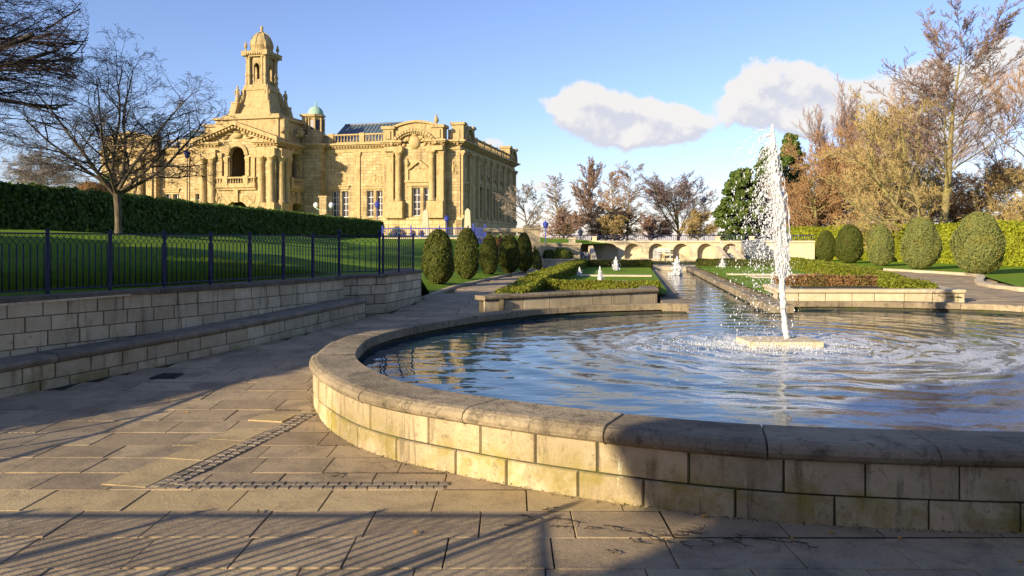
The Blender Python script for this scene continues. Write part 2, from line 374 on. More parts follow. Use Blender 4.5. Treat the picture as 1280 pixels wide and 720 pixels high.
def pd(x, y, Y): return ((x - 640) * Y / F, Y, EYE - (y - YH) * Y / F)
def catmull(P, closed=False, n=12):
    P = [np.array(p_, float) for p_ in P]; out = []; N = len(P)
    for i in range(N if closed else N - 1):
        g = (lambda k: P[k % N]) if closed else (lambda k: P[min(max(k, 0), N - 1)])
        a, b, c, d = g(i - 1), g(i), g(i + 1), g(i + 2)
        for k in range(n):
            u_ = k / n; out.append(.5 * (2 * b + (c - a) * u_ + (2 * a - 5 * b + 4 * c - d) * u_ ** 2 + (3 * b - a - 3 * c + d) * u_ ** 3))
    if not closed: out.append(P[-1])
    return np.array(out)
class Path:
    """2-D polyline by arc length; normal is to the right of travel"""
    def __init__(s, P, closed=False):
        P = np.array(P, float)
        if closed: P = np.vstack([P, P[:1]])
        s.P = P; d = np.diff(P, axis=0); l = np.hypot(d[:, 0], d[:, 1]); s.S = np.concatenate([[0], np.cumsum(l)]); s.L = s.S[-1]; s.closed = closed
    def at(s, q):
        if s.closed: q = q % s.L
        return np.array([np.interp(q, s.S, s.P[:, 0]), np.interp(q, s.S, s.P[:, 1])])
    def nrm(s, q, e=.06):
        a = s.at(q - e) if s.closed else s.at(max(q - e, 0)); b = s.at(q + e) if s.closed else s.at(min(q + e, s.L))
        d = b - a; d /= max(np.hypot(*d), 1e-9); return np.array([d[1], -d[0]])
    def off(s, q, o): return s.at(q) + s.nrm(q) * o
def blocks(mb, path, s0, s1, z0f, courses, o, blen, c=.007, gap=.004, curve=True, skip=None, seed=1):
    """real masonry: each block a chamfered face of its own proud of the mortar"""
    rg = random.Random(seed)
    zb = 0
    for ci, h in enumerate(courses):
        q = s0 - (rg.random() * .5 + (.5 if ci % 2 else 0)) * blen
        while q < s1:
            L = blen * rg.uniform(.82, 1.2); a, b = max(q, s0), min(q + L, s1); q += L
            if b - a < .04: continue
            if skip and skip((a + b) / 2): continue
            mb.tone = rg.random()
            oo = o + rg.uniform(-.003, .003)
            mids = list(np.linspace(a + gap + c, b - gap - c, max(2, int((b - a) / .12)) if curve else 2))
            SS = [a + gap] + mids + [b - gap]; vs = []; fs = []
            zz = [(0, gap), (0, gap + c), (1, -gap - c), (1, -gap)]
            for i, q_ in enumerate(SS):
                base = z0f(q_)
                for j, (t_, e) in enumerate(zz):
                    edge = i in (0, len(SS) - 1) or j in (0, 3)
                    p_ = path.off(q_, oo - (2 * c if edge else 0))
                    vs.append((p_[0], p_[1], base + zb + t_ * h + e))
            for i in range(len(SS) - 1):
                for j in range(3): fs.append((4 * i + j, 4 * i + 4 + j, 4 * i + 5 + j, 4 * i + 1 + j))
            mb.add(vs, fs)
        zb += h
def sweep(mb, path, s0, s1, z0f, prof, lens, gap=.004, step=.12, seed=2, skip=None):
    """coping stones: closed profile [(offset,z)] swept along the path, stone by stone with capped ends"""
    rg = random.Random(seed); q = s0; k = 0; n = len(prof)
    while q < s1 - .02:
        L = lens[k] if isinstance(lens, list) and k < len(lens) else (lens[-1] if isinstance(lens, list) else lens) * rg.uniform(.92, 1.1)
        k += 1; a, b = q, min(q + L, s1); q = b
        if skip and skip((a + b) / 2): continue
        mb.tone = rg.random(); dz = rg.uniform(-.002, .002)
        SS = np.linspace(a + gap, b - gap, max(2, int((b - a) / step) + 1)); vs = []; fs = []
        e = .006
        SS = np.concatenate([[SS[0]], [SS[0] + e], SS[1:-1], [SS[-1] - e], [SS[-1]]])
        for i, q_ in enumerate(SS):
            sh = .006 if i in (0, len(SS) - 1) else 0
            for (o_, z_) in prof:
                p_ = path.off(q_, o_); vs.append((p_[0], p_[1], z0f(q_) + z_ + dz - sh))
        for i in range(len(SS) - 1):
            for j in range(n): fs.append((i * n + j, i * n + (j + 1) % n, (i + 1) * n + (j + 1) % n, (i + 1) * n + j))
        mb.add(vs, fs); mb.add(vs[:n], [tuple(range(n))[::-1]]); mb.add(vs[-n:], [tuple(range(n))])
def strip(mb, path, s0, s1, pts_fn, step=.2):
    """sheet swept along the path; pts_fn(q)->[(offset,z)...]"""
    SS = np.linspace(s0, s1, max(2, int((s1 - s0) / step))); vs = []; fs = []; n = None
    for q_ in SS:
        r_ = pts_fn(q_); n = len(r_)
        for (o_, z_) in r_: p_ = path.off(q_, o_); vs.append((p_[0], p_[1], z_))
    for i in range(len(SS) - 1):
        for j in range(n - 1): fs.append((i * n + j, (i + 1) * n + j, (i + 1) * n + j + 1, i * n + j + 1))
    mb.add(vs, fs)
def inside(P, x_, y_):
    """vectorised point in polygon"""
    x_ = np.asarray(x_, float); y_ = np.asarray(y_, float); c = np.zeros(x_.shape, bool); n = len(P)
    for i in range(n):
        x0, y0 = P[i]; x1, y1 = P[(i + 1) % n]
        if y0 == y1: continue
        k = ((y0 > y_) != (y1 > y_)) & (x_ < (x1 - x0) * (y_ - y0) / (y1 - y0) + x0); c ^= k
    return c
def leaves(P, N, size, nrm_j=.6, seed=0, aspect=1.6):
    """a small 4-cornered leaf at each point: P (n,3), N (n,3) -> V,F,tone"""
    g = np.random.default_rng(seed); n = len(P)
    N = N + g.normal(0, nrm_j, (n, 3)); N /= np.linalg.norm(N, axis=1)[:, None] + 1e-9
    A = np.cross(N, g.normal(0, 1, (n, 3))); A /= np.linalg.norm(A, axis=1)[:, None] + 1e-9; B = np.cross(N, A)
    s_ = (size * g.uniform(.6, 1.4, n))[:, None]
    V = np.stack([P - A * s_ * aspect * .5, P + B * s_ * .5 + N * s_ * .15, P + A * s_ * aspect * .5, P - B * s_ * .5 + N * s_ * .15], 1).reshape(-1, 3)
    Fq = np.arange(4 * n, dtype=np.int32).reshape(-1, 4)
    return V, Fq, np.repeat(g.uniform(0, 1, n), 4)
# ================================================================ the setting
# ground sheet to the horizon
gy = np.concatenate([np.array([-2500, -400, -60, -20, -5, 0, 3, 6.5, 8, 10, 12, 14, 14.97, 18, 30, 60, 100, 200, 500, 3500])])
gx = np.array([-3000, -600, -100, -40, -20, -10, 0, 10, 20, 40, 100, 600, 3000.])
gx = np.array([-3000, -600, -100, -40, -20, -10, -4, *np.arange(-2.4, 13.6, .4), 20, 40, 100, 600, 3000.])
gy = np.array([-2500, -400, -60, -20, -5, 0, 3, *np.arange(3.6, 38, .4), 60, 100, 200, 500, 3500])
_U, _V, _O = np.array([.156, .988]), np.array([.988, -.156]), np.array([3.10, 13.9])
def wet(a, b):
    r_ = np.array([a, b]) - _O; u_, v_ = r_ @ _U, r_ @ _V
    return (-2 < u_ < 21.8 and -.5 < v_ < 2.1) or (a > -1.9 and a < 11 and 4.3 < b < 14.9)
V = [(a, b, -.25 if wet(a, b) else gz(b) - .06) for b in gy for a in gx]; nx = len(gx)
Fq = [(j * nx + i, j * nx + i + 1, (j + 1) * nx + i + 1, (j + 1) * nx + i) for j in range(len(gy) - 1) for i in range(nx - 1)]
tag(link('ground', fast_mesh('ground', V, np.array(Fq), M['far_ground'])), kind='structure')

# pool outline (inner edge of the coping), walked so that its right-hand side faces outwards
PIN = [(-1.68, 8.7), (-1.50, 7.40), (-.86, 6.17), (-.06, 5.52), (.68, 5.10), (1.49, 4.78), (2.45, 4.62), (3.4, 4.58), (4.7, 4.68), (6.4, 5.15), (8.6, 6.6), (10, 9), (10, 11.5),
       (9.06, 13.45), (8.3, 14.02), (6.16, 14.55), (4.6, 14.35), (3.18, 14.06), (.9, 13.3), (-.25, 12.1), (-.88, 11.16), (-1.3, 10.3), (-1.58, 9.5)]
pin = catmull(PIN, True, 14)
pool = Path(pin, True)              # anticlockwise: the normal to the right of travel points out
U = np.array([.156, .988]); Vv = np.array([.988, -.156]); O = np.array([3.10, 13.9])
def gp(u_, v_): return O + U * u_ + Vv * v_
def width(q):
    Y = pool.at(q)[1]; return np.interp(Y, [7.5, 10.5], [.44, .30])
in_mouth = lambda q: (3.14 < pool.at(q)[0] < 4.66) and pool.at(q)[1] > 12
root = thing('pool_wall', 'round pool wall of yellow sandstone blocks, coping stained grey, brimming with foamy water', 'pool wall', (3.54, 9.8, 0))
off = (3.54, 9.8, 0)
mb = MB()
near = lambda q: pool.at(q)[1] < 12.2 or pool.at(q)[0] > 9.2
blocks(mb, pool, 0, pool.L, lambda q: -.02, [.185, .205], .42, .47, skip=lambda q: not near(q), seed=4)
mb.build('block_course', 'pool_stone', root, off)
mb = MB()
mo = [q for q in np.linspace(0, pool.L, 2000) if in_mouth(q)]; m0, m1 = min(mo) - .05, max(mo) + .05
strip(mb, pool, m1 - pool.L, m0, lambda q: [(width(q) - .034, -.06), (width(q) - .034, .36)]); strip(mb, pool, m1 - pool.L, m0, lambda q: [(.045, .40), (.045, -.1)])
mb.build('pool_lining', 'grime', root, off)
mb = MB()
def coping(mb, s0, s1, wf, lens, seed, **k):
    W_ = wf
    prof = [(0, .352), (0, .447), (.012, .458), (W_ - .06, .462), (W_ - .02, .452), (W_ + .008, .430), (W_ + .018, .402), (W_ + .008, .375), (W_ - .012, .360), (W_ - .03, .352)]
    sweep(mb, pool, s0, s1, lambda q: 0, prof, lens, seed=seed, **k)
# stone by stone so that the coping narrows towards the far side
q = 0; rg = random.Random(3); k = 0
while q < pool.L - .05:
    L = .93 * rg.uniform(.92, 1.1)
    if q + L > pool.L - .35: L = pool.L - q
    if not in_mouth(q + L / 2) or False:
        coping(mb, q, q + L, width(q + L / 2), [L], 10 + k, gap=.004)
    q += L; k += 1
cop = mb.build('coping', 'coping', root, off)

# ---- water surface: fine grid in the pool, coarser in the channel
chan = np.array([gp(-1.2, .10), gp(-1.2, 1.52), gp(21.2, 1.52), gp(21.2, .10)])
FX, FY = 3.54, 9.8
def wave(X, Y):
    r_ = np.hypot(X - FX, Y - FY); a = np.arctan2(Y - FY, X - FX)
    wob = .35 * np.sin(3 * a + 1) + .25 * np.sin(5 * a + r_) + .3 * np.sin(X * 1.3 + 2 * Y)
    amp = .0080 * np.exp(-r_ / 2.6) + .0008
    h = amp * np.sin(2 * np.pi * r_ / (.26 + .03 * r_) + wob * 2.2)
    h += .0021 * np.sin(2 * np.pi * r_ / .93 + wob * 3)
    h += .0011 * np.sin(7.1 * X + 3 * Y + 2 * np.sin(1.7 * Y)) + .0009 * np.sin(11.7 * Y - 5 * X + 1.5 * np.sin(2.1 * X)) + .0004 * np.sin(17 * Y + 9 * X + np.sin(3 * X))
    h += .006 * np.exp(-r_ / .9) * np.sin(13 * X + 4 * np.sin(9 * Y)) * np.sin(15 * Y)
    return h
def water_mesh(name, xs, ys, keepf):
    X, Y = np.meshgrid(xs, ys); Z = .30 + wave(X, Y)
    cx = (X[:-1, :-1] + X[1:, 1:]) / 2; cy = (Y[:-1, :-1] + Y[1:, 1:]) / 2; kp = keepf(cx, cy)
    n = len(xs); j, i = np.nonzero(kp); a = j * n + i
    Fq = np.stack([a, a + 1, a + n + 1, a + n], 1)
    used = np.unique(Fq); re = np.full(X.size, -1); re[used] = np.arange(len(used))
    Vw = np.stack([X.ravel(), Y.ravel(), Z.ravel()], 1)[used]
    return tag(link(name, fast_mesh(name, Vw, re[Fq], M['water'], smooth=True)), kind='structure')
pbig = np.array([pool.off(q, .06) for q in np.linspace(0, pool.L, 160)[:-1]])
chb = np.array([gp(-1.2, .0), gp(-1.2, 1.62), gp(21.2, 1.62), gp(21.2, .0)])
water_mesh('pool_water', np.arange(-1.9, 10.3, .045), np.arange(4.4, 14.8, .045), lambda a, b: inside(pbig, a, b) | (inside(chb, a, b)))
ysw = np.arange(4.4, 14.8, .045)[-1]
water_mesh('channel_water', np.arange(2.6, 9, .07), np.arange(ysw, 36.5, .07), lambda a, b: inside(chb, a, b))

# ---- paving
def reg(pts): return np.array(pts, float)
retain_pts = [(-7.75, .2), (-7.2, 1.6), (-6.35, 4.2), (-5.72, 6.0), (-5.05, 7.52), (-3.62, 10.02), (-2.45, 12.72)]
bench = Path(catmull(retain_pts, n=10))                       # foot of the stone seat; its right-hand side faces the path
kerb_l = [(-1.80, 15.1), (-1.70, 16.4), (-1.44, 19.3), (-.7, 23.2), (.2, 27.8), (.9, 31.5)]
pave_l = reg([(-8.5, -6), (-7.75, .2), (-7.2, 1.6), (-6.35, 4.2), (-5.72, 6.0), (-5.1, 7.52), (-3.7, 10.02), (-2.6, 12.72), (-2.3, 13.4), (-1.9, 15.1), *kerb_l, (3.4, 33), gp(17.8, -3.3), gp(-1.2, -3.4), (1.0, 13.6), (-.4, 12.4), (10.5, 12.4), (16, 12), (16, -6)])
def slabs(mb, P, x0, x1, y0, y1, rows, L, holes=(), c=.0035, dz=0.0, seed=1, rot=None, jit=.15, hz=.003):
    rg = random.Random(seed); q = y0; ri = 0; recs = []
    while q < y1 - .01:
        h = rows[ri] if ri < len(rows) else rows[-1]
        xx = x0 - rg.random() * L
        while xx < x1:
            l = L * rg.uniform(1 - jit, 1 + jit); recs.append((xx, q, l, h)); xx += l
        q += h; ri += 1
    R_ = np.array(recs); cx = R_[:, 0] + R_[:, 2] / 2; cy = R_[:, 1] + R_[:, 3] / 2
    def T(a, b): return (a, b) if rot is None else tuple(rot(a, b))
    C_ = np.array([T(a, b) for a, b in zip(cx, cy)])
    k = inside(P, C_[:, 0], C_[:, 1])
    pass
    hb_ = [(H[:, 0].min(), H[:, 0].max(), H[:, 1].min(), H[:, 1].max()) for H in holes]
    for (a, b, l, h) in R_[k]:
        if any(a + l > B_[0] and a < B_[1] and b + h > B_[2] and b < B_[3] for B_ in hb_):
            gr = [T(a + l * i / 4, b + h * j / 3) for i in range(5) for j in range(4)]; ga = np.array(gr); ins_ = inside(holes[0], ga[:, 0], ga[:, 1])
            if all(ins_): continue
            if any(ins_):      # a slab cut to the curve of the wall
                mb.tone = rg.random(); nx_, ny_ = max(2, int(l / .04)), max(2, int(h / .04)); g = .003
                cx_ = a + g + (l - 2 * g) * (np.arange(nx_) + .5) / nx_; cy_ = b + g + (h - 2 * g) * (np.arange(ny_) + .5) / ny_; CX, CY = np.meshgrid(cx_, cy_); kk = ~inside(holes[0], CX, CY); ex_, ey_ = (l - 2 * g) / nx_ / 2, (h - 2 * g) / ny_ / 2
                for X_, Y_ in zip(CX[kk], CY[kk]): mb.add([(X_ + i * ex_, Y_ + j * ey_, gz(Y_ + j * ey_) + dz) for i, j in ((-1, -1), (1, -1), (1, 1), (-1, 1))], [(0, 1, 2, 3)])
                continue
        g = .0032; e = rg.uniform(-hz, hz); mb.tone = rg.random(); tx, ty = rg.uniform(-.0015, .0015), rg.uniform(-.0015, .0015)
        vs = []
        for (ins, low) in ((0, 1), (c, 0)):
            for (i, j) in ((0, 0), (1, 0), (1, 1), (0, 1)):
                X_, Y_ = T(a + (g + ins if i == 0 else l - g - ins), b + (g + ins if j == 0 else h - g - ins))
                vs.append((X_, Y_, gz(Y_) + dz + e + tx * (2 * i - 1) + ty * (2 * j - 1) - (c * 1.1 if low else 0)))
        low = [(v_[0], v_[1], v_[2] - .025) for v_ in vs[:4]]
        mb.add(low + vs, [(0, 1, 5, 4), (1, 2, 6, 5), (2, 3, 7, 6), (3, 0, 4, 7), (4, 5, 9, 8), (5, 6, 10, 9), (6, 7, 11, 10), (7, 4, 8, 11), (8, 9, 10, 11)])
pool_hole = np.array([pool.off(q, width(q) - .055) for q in np.linspace(0, pool.L, 160)[:-1]])
# rows near the viewer follow the photograph's courses
rows = [.40] * 9 + [.39, .40, .38, .38, .36, .36, .40, .36]
ystart = 4.51 - .38 * 0 - sum([.40] * 9) - .39 - .40
mb = MB()
slabs(mb, pave_l, -9, 12, ystart, 4.51, [.40] * 9 + [.39, .41], .56, [pool_hole], seed=11)
slabs(mb, pave_l, -9, 12, 4.90, 16.0, [.36, .37, .34, .40, .36], .56, [pool_hole], seed=12)
slabs(mb, pave_l, -9, 7, 16.0, 33.5, [.5], .75, [pool_hole], seed=13)
tag(mb.build('paving', 'flag'), kind='structure')
mb = MB(); slabs(mb, pave_l, -9, 12, 4.51, 4.90, [.39], .62, [pool_hole], seed=21)
# pale strip running up to the pool wall beside the setts
pa, pb = np.array([-2.36, 4.93]), np.array([-1.92, 7.02]); ax = (pb - pa) / np.hypot(*(pb - pa)); nn = np.array([-ax[1], ax[0]])
q = 0
for l in (.62, .55, .60, .36):
    mb.tone = rng.random(); z_ = gz((pa + ax * (q + l / 2))[1]); c0 = pa + ax * (q + l / 2) + nn * .19
    mb.obox(c0, ax, l - .01, .33, -.02, .004 + z_, .003); q += l
tag(mb.build('paving_strip', 'yellow_flag'), kind='structure')
mb = MB()
for q in np.arange(0, 1.86, .072):                     # setts laid across, then the row that runs up to the wall
    for k in range(2):
        mb.tone = rng.random(); w_ = rng.uniform(.064, .069)
        mb.obox((-2.27 + q + rng.uniform(-.004, .004) + .02 * k, 4.945 + .073 * k), (1, .0), w_, .066, -.02, .006 + rng.uniform(0, .004), .006)
for q in np.arange(.05, 2.10, .074):
    for k in range(2):
        mb.tone = rng.random(); c0 = pa + ax * (q + rng.uniform(-.005, .005)) + nn * (-.055 - .076 * k + .02)
        mb.obox(c0, ax, .068, .069, -.02, .007 + gz(c0[1]) + rng.uniform(0, .005), .008)
tag(mb.build('sett_strip', 'sett'), kind='structure')
mb = MB()
def sheet(mb, P, zoff):
    """triangulate a polygon finely enough to follow the slope"""
    P = np.array(P); x0, x1, y0, y1 = P[:, 0].min(), P[:, 0].max(), P[:, 1].min(), P[:, 1].max()
    st = .2; xs = np.arange(x0, x1 + st, st); ys = np.arange(y0, y1 + st, st)
    X, Y = np.meshgrid(xs, ys); kp = inside(P, (X[:-1, :-1] + X[1:, 1:]) / 2, (Y[:-1, :-1] + Y[1:, 1:]) / 2) & ~inside(pool_hole, (X[:-1, :-1] + X[1:, 1:]) / 2, (Y[:-1, :-1] + Y[1:, 1:]) / 2); n = len(xs)
    for j, i in zip(*np.nonzero(kp)):
        vs = [(xs[i + a], ys[j + b], gz(ys[j + b]) + zoff) for a, b in ((0, 0), (1, 0), (1, 1), (0, 1))]; mb.add(vs, [(0, 1, 2, 3)])
sheet(mb, reg([(-9, -8), (-9, 12), (-3.2, 16), (-2, 30), (0, 34), (4.6, 34.5), (1.4, 16), (1.3, 13.2), (9.2, 13.4), (12, 13.4), (16, 12), (16, -8)]), -.018)
tag(mb.build('path', 'joint'), kind='structure')
# right-hand path and its paving
kr = [(1107, 336), (1150, 338.5), (1197, 341), (1225, 344), (1280, 360.5)]
kerb_r = [px(a, b, .5) for a, b in kr]; kerb_r = [(9.2, 38.0)] + kerb_r + [(11.5, 15.5)] if False else kerb_r
far_r = gp(19.5, 6.9)
pave_r = reg([(9.2, 13.6), (16, 12), (24, 10), (kerb_r[-1][0] + 6, kerb_r[-1][1] - 6), *kerb_r[::-1], (13.6, 35.5), tuple(gp(19, 6.7)), (8.75, 14.4)])
mb = MB(); slabs(mb, pave_r, 5, 26, 10, 37, [.45], .7, [pool_hole], seed=31, dz=.0); tag(mb.build('garden_path', 'flag'), kind='structure')
mb = MB(); sheet(mb, reg([(8.2, 13.4), (16, 11.5), (26, 9.5), (kerb_r[-1][0] + 7, kerb_r[-1][1] - 7), *kerb_r[::-1], (14, 36.5), (11.5, 36)]), -.016); tag(mb.build('path_bed', 'joint'), kind='structure')

# ---- raised lawn on the left, with the bank that falls to the lower path
ed = [(-3.85, -30), (-3.85, .72), (-8.1, .74), (-7.6, 1.6), (-6.75, 4.2), (-6.12, 6.0), (-5.45, 7.7), (-4.0, 10.2), (-2.92, 12.86), (-2.62, 13.5), (-2.05, 15.0), (-1.86, 15.1), (-1.76, 16.4), (-1.50, 19.3), (-.76, 23.2), (.14, 27.8), (.84, 31.5), (.9, 33), (-1.2, 34.5), (-1.2, 42.4), (6.0, 46.8), (8, 60), (8, 90), (8, 140)]
dd = np.array([0, .3, .7, 1.2, 2, 3, 4.2, 5.6, 7.5, 10, 14, 20, 30, 50, 90, 160.])
V = []
for (ex, ey) in ed:
    st = np.interp(ey, [15.0, 16.2, 34.4, 42, 50], [1.0, .46, .48, 1.45, 1.5]); 
    for d_ in dd:
        top = np.interp(ey, [0, 20, 60, 90], [1.80, 1.85, 1.72, 2.35])
        sl = .11 if ey < 15 else .135
        V.append((ex - d_, ey, min(st + sl * d_, max(top, st)) + (.02 * math.sin(d_ * 1.3 + ey) if 0 < d_ < 30 else 0)))
n = len(dd); Fq = np.array([(j * n + i + 1, j * n + i, (j + 1) * n + i, (j + 1) * n + i + 1) for j in range(len(ed) - 1) for i in range(n - 1)])
tag(link('raised_lawn', fast_mesh('raised_lawn', V, Fq, M['grass'], smooth=True)), kind='structure')
def lawn_z(X_, Y_):
    """height of the lawn under a point"""
    E = np.array(ed)[2:]; ex = np.interp(Y_, E[:, 1], E[:, 0]); d_ = max(ex - X_, 0)
    st = np.interp(Y_, [15.0, 16.2, 34.4, 42, 50], [1.0, .46, .48, 1.45, 1.5]); top = np.interp(Y_, [0, 20, 60, 90], [1.80, 1.85, 1.72, 2.35])
    return min(st + (.11 if Y_ < 15 else .135) * d_, max(top, st))
# ---- lawns on the right and inside the two parterres
def flat(name, P, z_, m):
    mb = MB(); mb.add([(a, b, z_) for a, b in P], [tuple(range(len(P)))]); return tag(mb.build(name, m), kind='structure')
flat('lawn', [*kerb_r, (kerb_r[-1][0] + 6, kerb_r[-1][1] - 6), (60, 5), (60, 46), (12, 46), (12.6, 37)], .50, 'bright_grass')
flat('parterre_lawn', [tuple(gp(a, b)) for a, b in ((-.6, -3.3), (1.55, -.15), (17.8, -.15), (17.8, -3.3))] , .55, 'bright_grass')
flat('parterre_lawn', [tuple(gp(a, b)) for a, b in ((1.75, 1.75), (1.4, 5.3), (19.0, 6.3), (19.6, 1.75))], .55, 'bright_grass')
# kerbs
def kerb(name, P, zf, label, w_=.14, h=.05, m='terrace_stone'):
    pt = Path(catmull(P, n=6)); mb = MB(); sweep(mb, pt, 0, pt.L, zf(pt), [(-w_ / 2, -.1), (-w_ / 2, h - .01), (-w_ / 2 + .01, h), (w_ / 2 - .01, h), (w_ / 2, h - .01), (w_ / 2, -.1)], .9, step=.4)
    tag(mb.build(name, m), label, 'kerb')
kerb('path_kerb', kerb_l, lambda pt: (lambda q: gz(pt.at(q)[1])), 'low stone kerb between the shaded path and the bank of rounded yews')
kerb('path_kerb', [*kerb_r, (kerb_r[-1][0] + 6, kerb_r[-1][1] - 6)], lambda pt: (lambda q: .45), 'pale curving kerb along the sunny lawn under the grey-green topiary', .22, .07, 'pale_stone')
# channel sides, with stone ledges
for (v0, v1, vf, lab) in ((-.35, .12, .08, 'stone edging along the planted side of the water channel, darker and weathered'), (1.52, 1.95, 1.56, 'stone edging on the sunlit far side of the water channel beside the main jet')):
    root = thing('channel_edging', lab, 'stone edging', (*gp(0, v0), 0)); of = (*gp(0, v0), 0)
    mb = MB(); q = -.1
    while q < 20.9:
        l = rng.uniform(.8, 1.05); mb.tone = rng.random(); mb.obox(gp(q + l / 2, (v0 + v1) / 2), U, l - .008, v1 - v0, .33, .47 + rng.uniform(-.003, .003), .012); q += l
    mb.build('coping', 'coping', root, of)
    mb = MB(); mb.obox(gp(10.4, (v0 + v1) / 2), U, 20.9, abs(v1 - v0) - .06, -.1, .33); mb.build('footing', 'grime', root, of)
root = thing('channel_edging', 'low stone ledge closing the far end of the water channel before the arcade', 'stone edging', (*gp(21.2, .8), 0))
mb = MB(); mb.obox(gp(21.35, .8), Vv, 3.4, .5, .30, .47, .015); mb.obox(gp(21.8, .8), Vv, 3.6, .5, .30, .52, .015); mb.build('coping', 'pale_stone', root, (*gp(21.2, .8), 0))
mb = MB(); mb.obox(gp(21.35, .8), Vv, 3.3, .44, -.1, .30); mb.build('footing', 'grime', root, (*gp(21.2, .8), 0))
# planter walls
def planter(label, P, top, wdt=.30, seed=1, mat_='wall_stone', zb=.40, cop='coping'):
    pt = Path(P); o_ = (*P[0], 0); root = thing('planter_wall', label, 'planter wall', o_)
    legs = [Path([P[i], P[i + 1]]) for i in range(len(P) - 1)]
    mb = MB(); [blocks(mb, l_, 0, l_.L - (.34 if i == 0 else 0), lambda q: zb, [top - .07 - zb], .0, .5, curve=False, seed=seed + i) for i, l_ in enumerate(legs)]; mb.build('block_course', mat_, root, o_)
    mb = MB(); strip(mb, pt, 0, pt.L, lambda q: [(-.010, zb - .1), (-.010, top - .065)]); strip(mb, pt, 0, pt.L, lambda q: [(-wdt, top - .065), (-wdt, zb - .1)]); mb.build('mortar', 'mortar', root, o_)
    mb = MB(); [sweep(mb, l_, -.034 if i else 0, l_.L + (.034 if i == 1 else -.36 if i == 0 else 0), lambda q: .001 * (i % 2), [(-wdt, top - .07), (-wdt, top), (.015, top), (.035, top - .02), (.035, top - .05), (.02, top - .07)], 1.0, step=2, gap=.002) for i, l_ in enumerate(legs)]; mb.build('coping', cop, root, o_)
a = px(605, 390, .44); b_ = px(822, 377.5, .44)
planter('weathered grey planter wall with dark coping in front of the box parterre by the path', [gp(4, -3.35), a, b_, gp(3.4, -.55)], .70, seed=5)
a2 = px(975, 376, .46); b2 = px(1206, 376.5, .46)
planter('clean sandstone planter wall with pale blocks beyond the jet, low brown hedge above', [gp(3, 1.95), a2, b2, gp(6, 5.35)], .68, seed=6, mat_='pale_stone', cop='pale_stone')
P0 = np.array(a); P1 = np.array(b_)
# soil fill under the hedges
flat('planter_soil', [tuple(P0 + (.0, .25)), tuple(P1 + (-.1, .2)), tuple(gp(3.4, -.5)), tuple(gp(3.5, -3.2))], .60, 'joint')
flat('planter_soil', [tuple(np.array(a2) + (.1, .2)), tuple(np.array(b2) + (-.1, .2)), tuple(gp(6, 5.3)), tuple(gp(3, 2.0))], .60, 'joint')

# ================================================================ retaining wall, seat and railing
root = thing('retaining_wall', 'sandstone retaining wall under the blue railings, long stained seat along its foot', 'wall', (-5.05, 7.52, 0)); of = (-5.05, 7.52, 0)
bz = lambda q: gz(bench.at(q)[1])
mb = MB(); blocks(mb, bench, 0, bench.L, lambda q: bz(q) - .02, [.11, .165], 0, .36, seed=7, curve=False, c=.005, gap=.003); mb.build('seat_front', 'wall_stone', root, of)
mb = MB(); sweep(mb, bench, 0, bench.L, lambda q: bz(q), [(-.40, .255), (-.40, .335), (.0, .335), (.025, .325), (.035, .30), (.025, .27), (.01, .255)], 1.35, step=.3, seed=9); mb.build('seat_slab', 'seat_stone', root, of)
wallp = Path([bench.off(q, -.38) for q in np.linspace(0, bench.L, 60)])
mb = MB(); blocks(mb, wallp, 0, wallp.L, lambda q: .30, [.165, .165, .165, .165], 0, .31, seed=8, curve=False, c=.005, gap=.003)
blocks(mb, wallp, 0, wallp.L, lambda q: .965, [.0001 + .0], 0, 9, seed=8, curve=False); mb.build('block_course', 'wall_stone', root, of)
mb = MB(); strip(mb, wallp, 0, wallp.L, lambda q: [(-.012, -.1), (-.012, .965)]); strip(mb, bench, 0, bench.L, lambda q: [(-.012, -.1), (-.012, bz(q) + .26)]); strip(mb, wallp, 0, wallp.L, lambda q: [(-.35, .965), (-.35, -.1)]); mb.build('mortar', 'mortar', root, of)
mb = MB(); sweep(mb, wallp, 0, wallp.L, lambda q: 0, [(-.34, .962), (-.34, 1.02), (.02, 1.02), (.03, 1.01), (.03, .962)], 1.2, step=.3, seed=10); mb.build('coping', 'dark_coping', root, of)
# corner pier at the far end of the wall
pier = [(-2.86, 12.78), (-2.20, 13.25), (-1.80, 15.1), (-2.3, 16.3)]
pp = Path(pier)
mb = MB(); [blocks(mb, Path([pier[i], pier[i + 1]]), 0, Path([pier[i], pier[i + 1]]).L, lambda q: .20, [.15, .17, .165, .165, .14], 0, .36, seed=12 + i, curve=False) for i in range(3)]; mb.build('pier_blocks', 'wall_stone', root, of)
mb = MB(); strip(mb, pp, 0, pp.L, lambda q: [(-.012, -.1), (-.012, .985)], .05); mb.build('pier_core', 'mortar', root, of)
mb = MB(); [sweep(mb, Path([pier[i], pier[i + 1]]), 0, Path([pier[i], pier[i + 1]]).L, lambda q: .001 * i, [(-.42, .985), (-.42, 1.03), (.02, 1.03), (.03, 1.02), (.03, .985)], 1.0, step=3, seed=10) for i in range(3)]; mb.build('pier_coping', 'dark_coping', root, of)
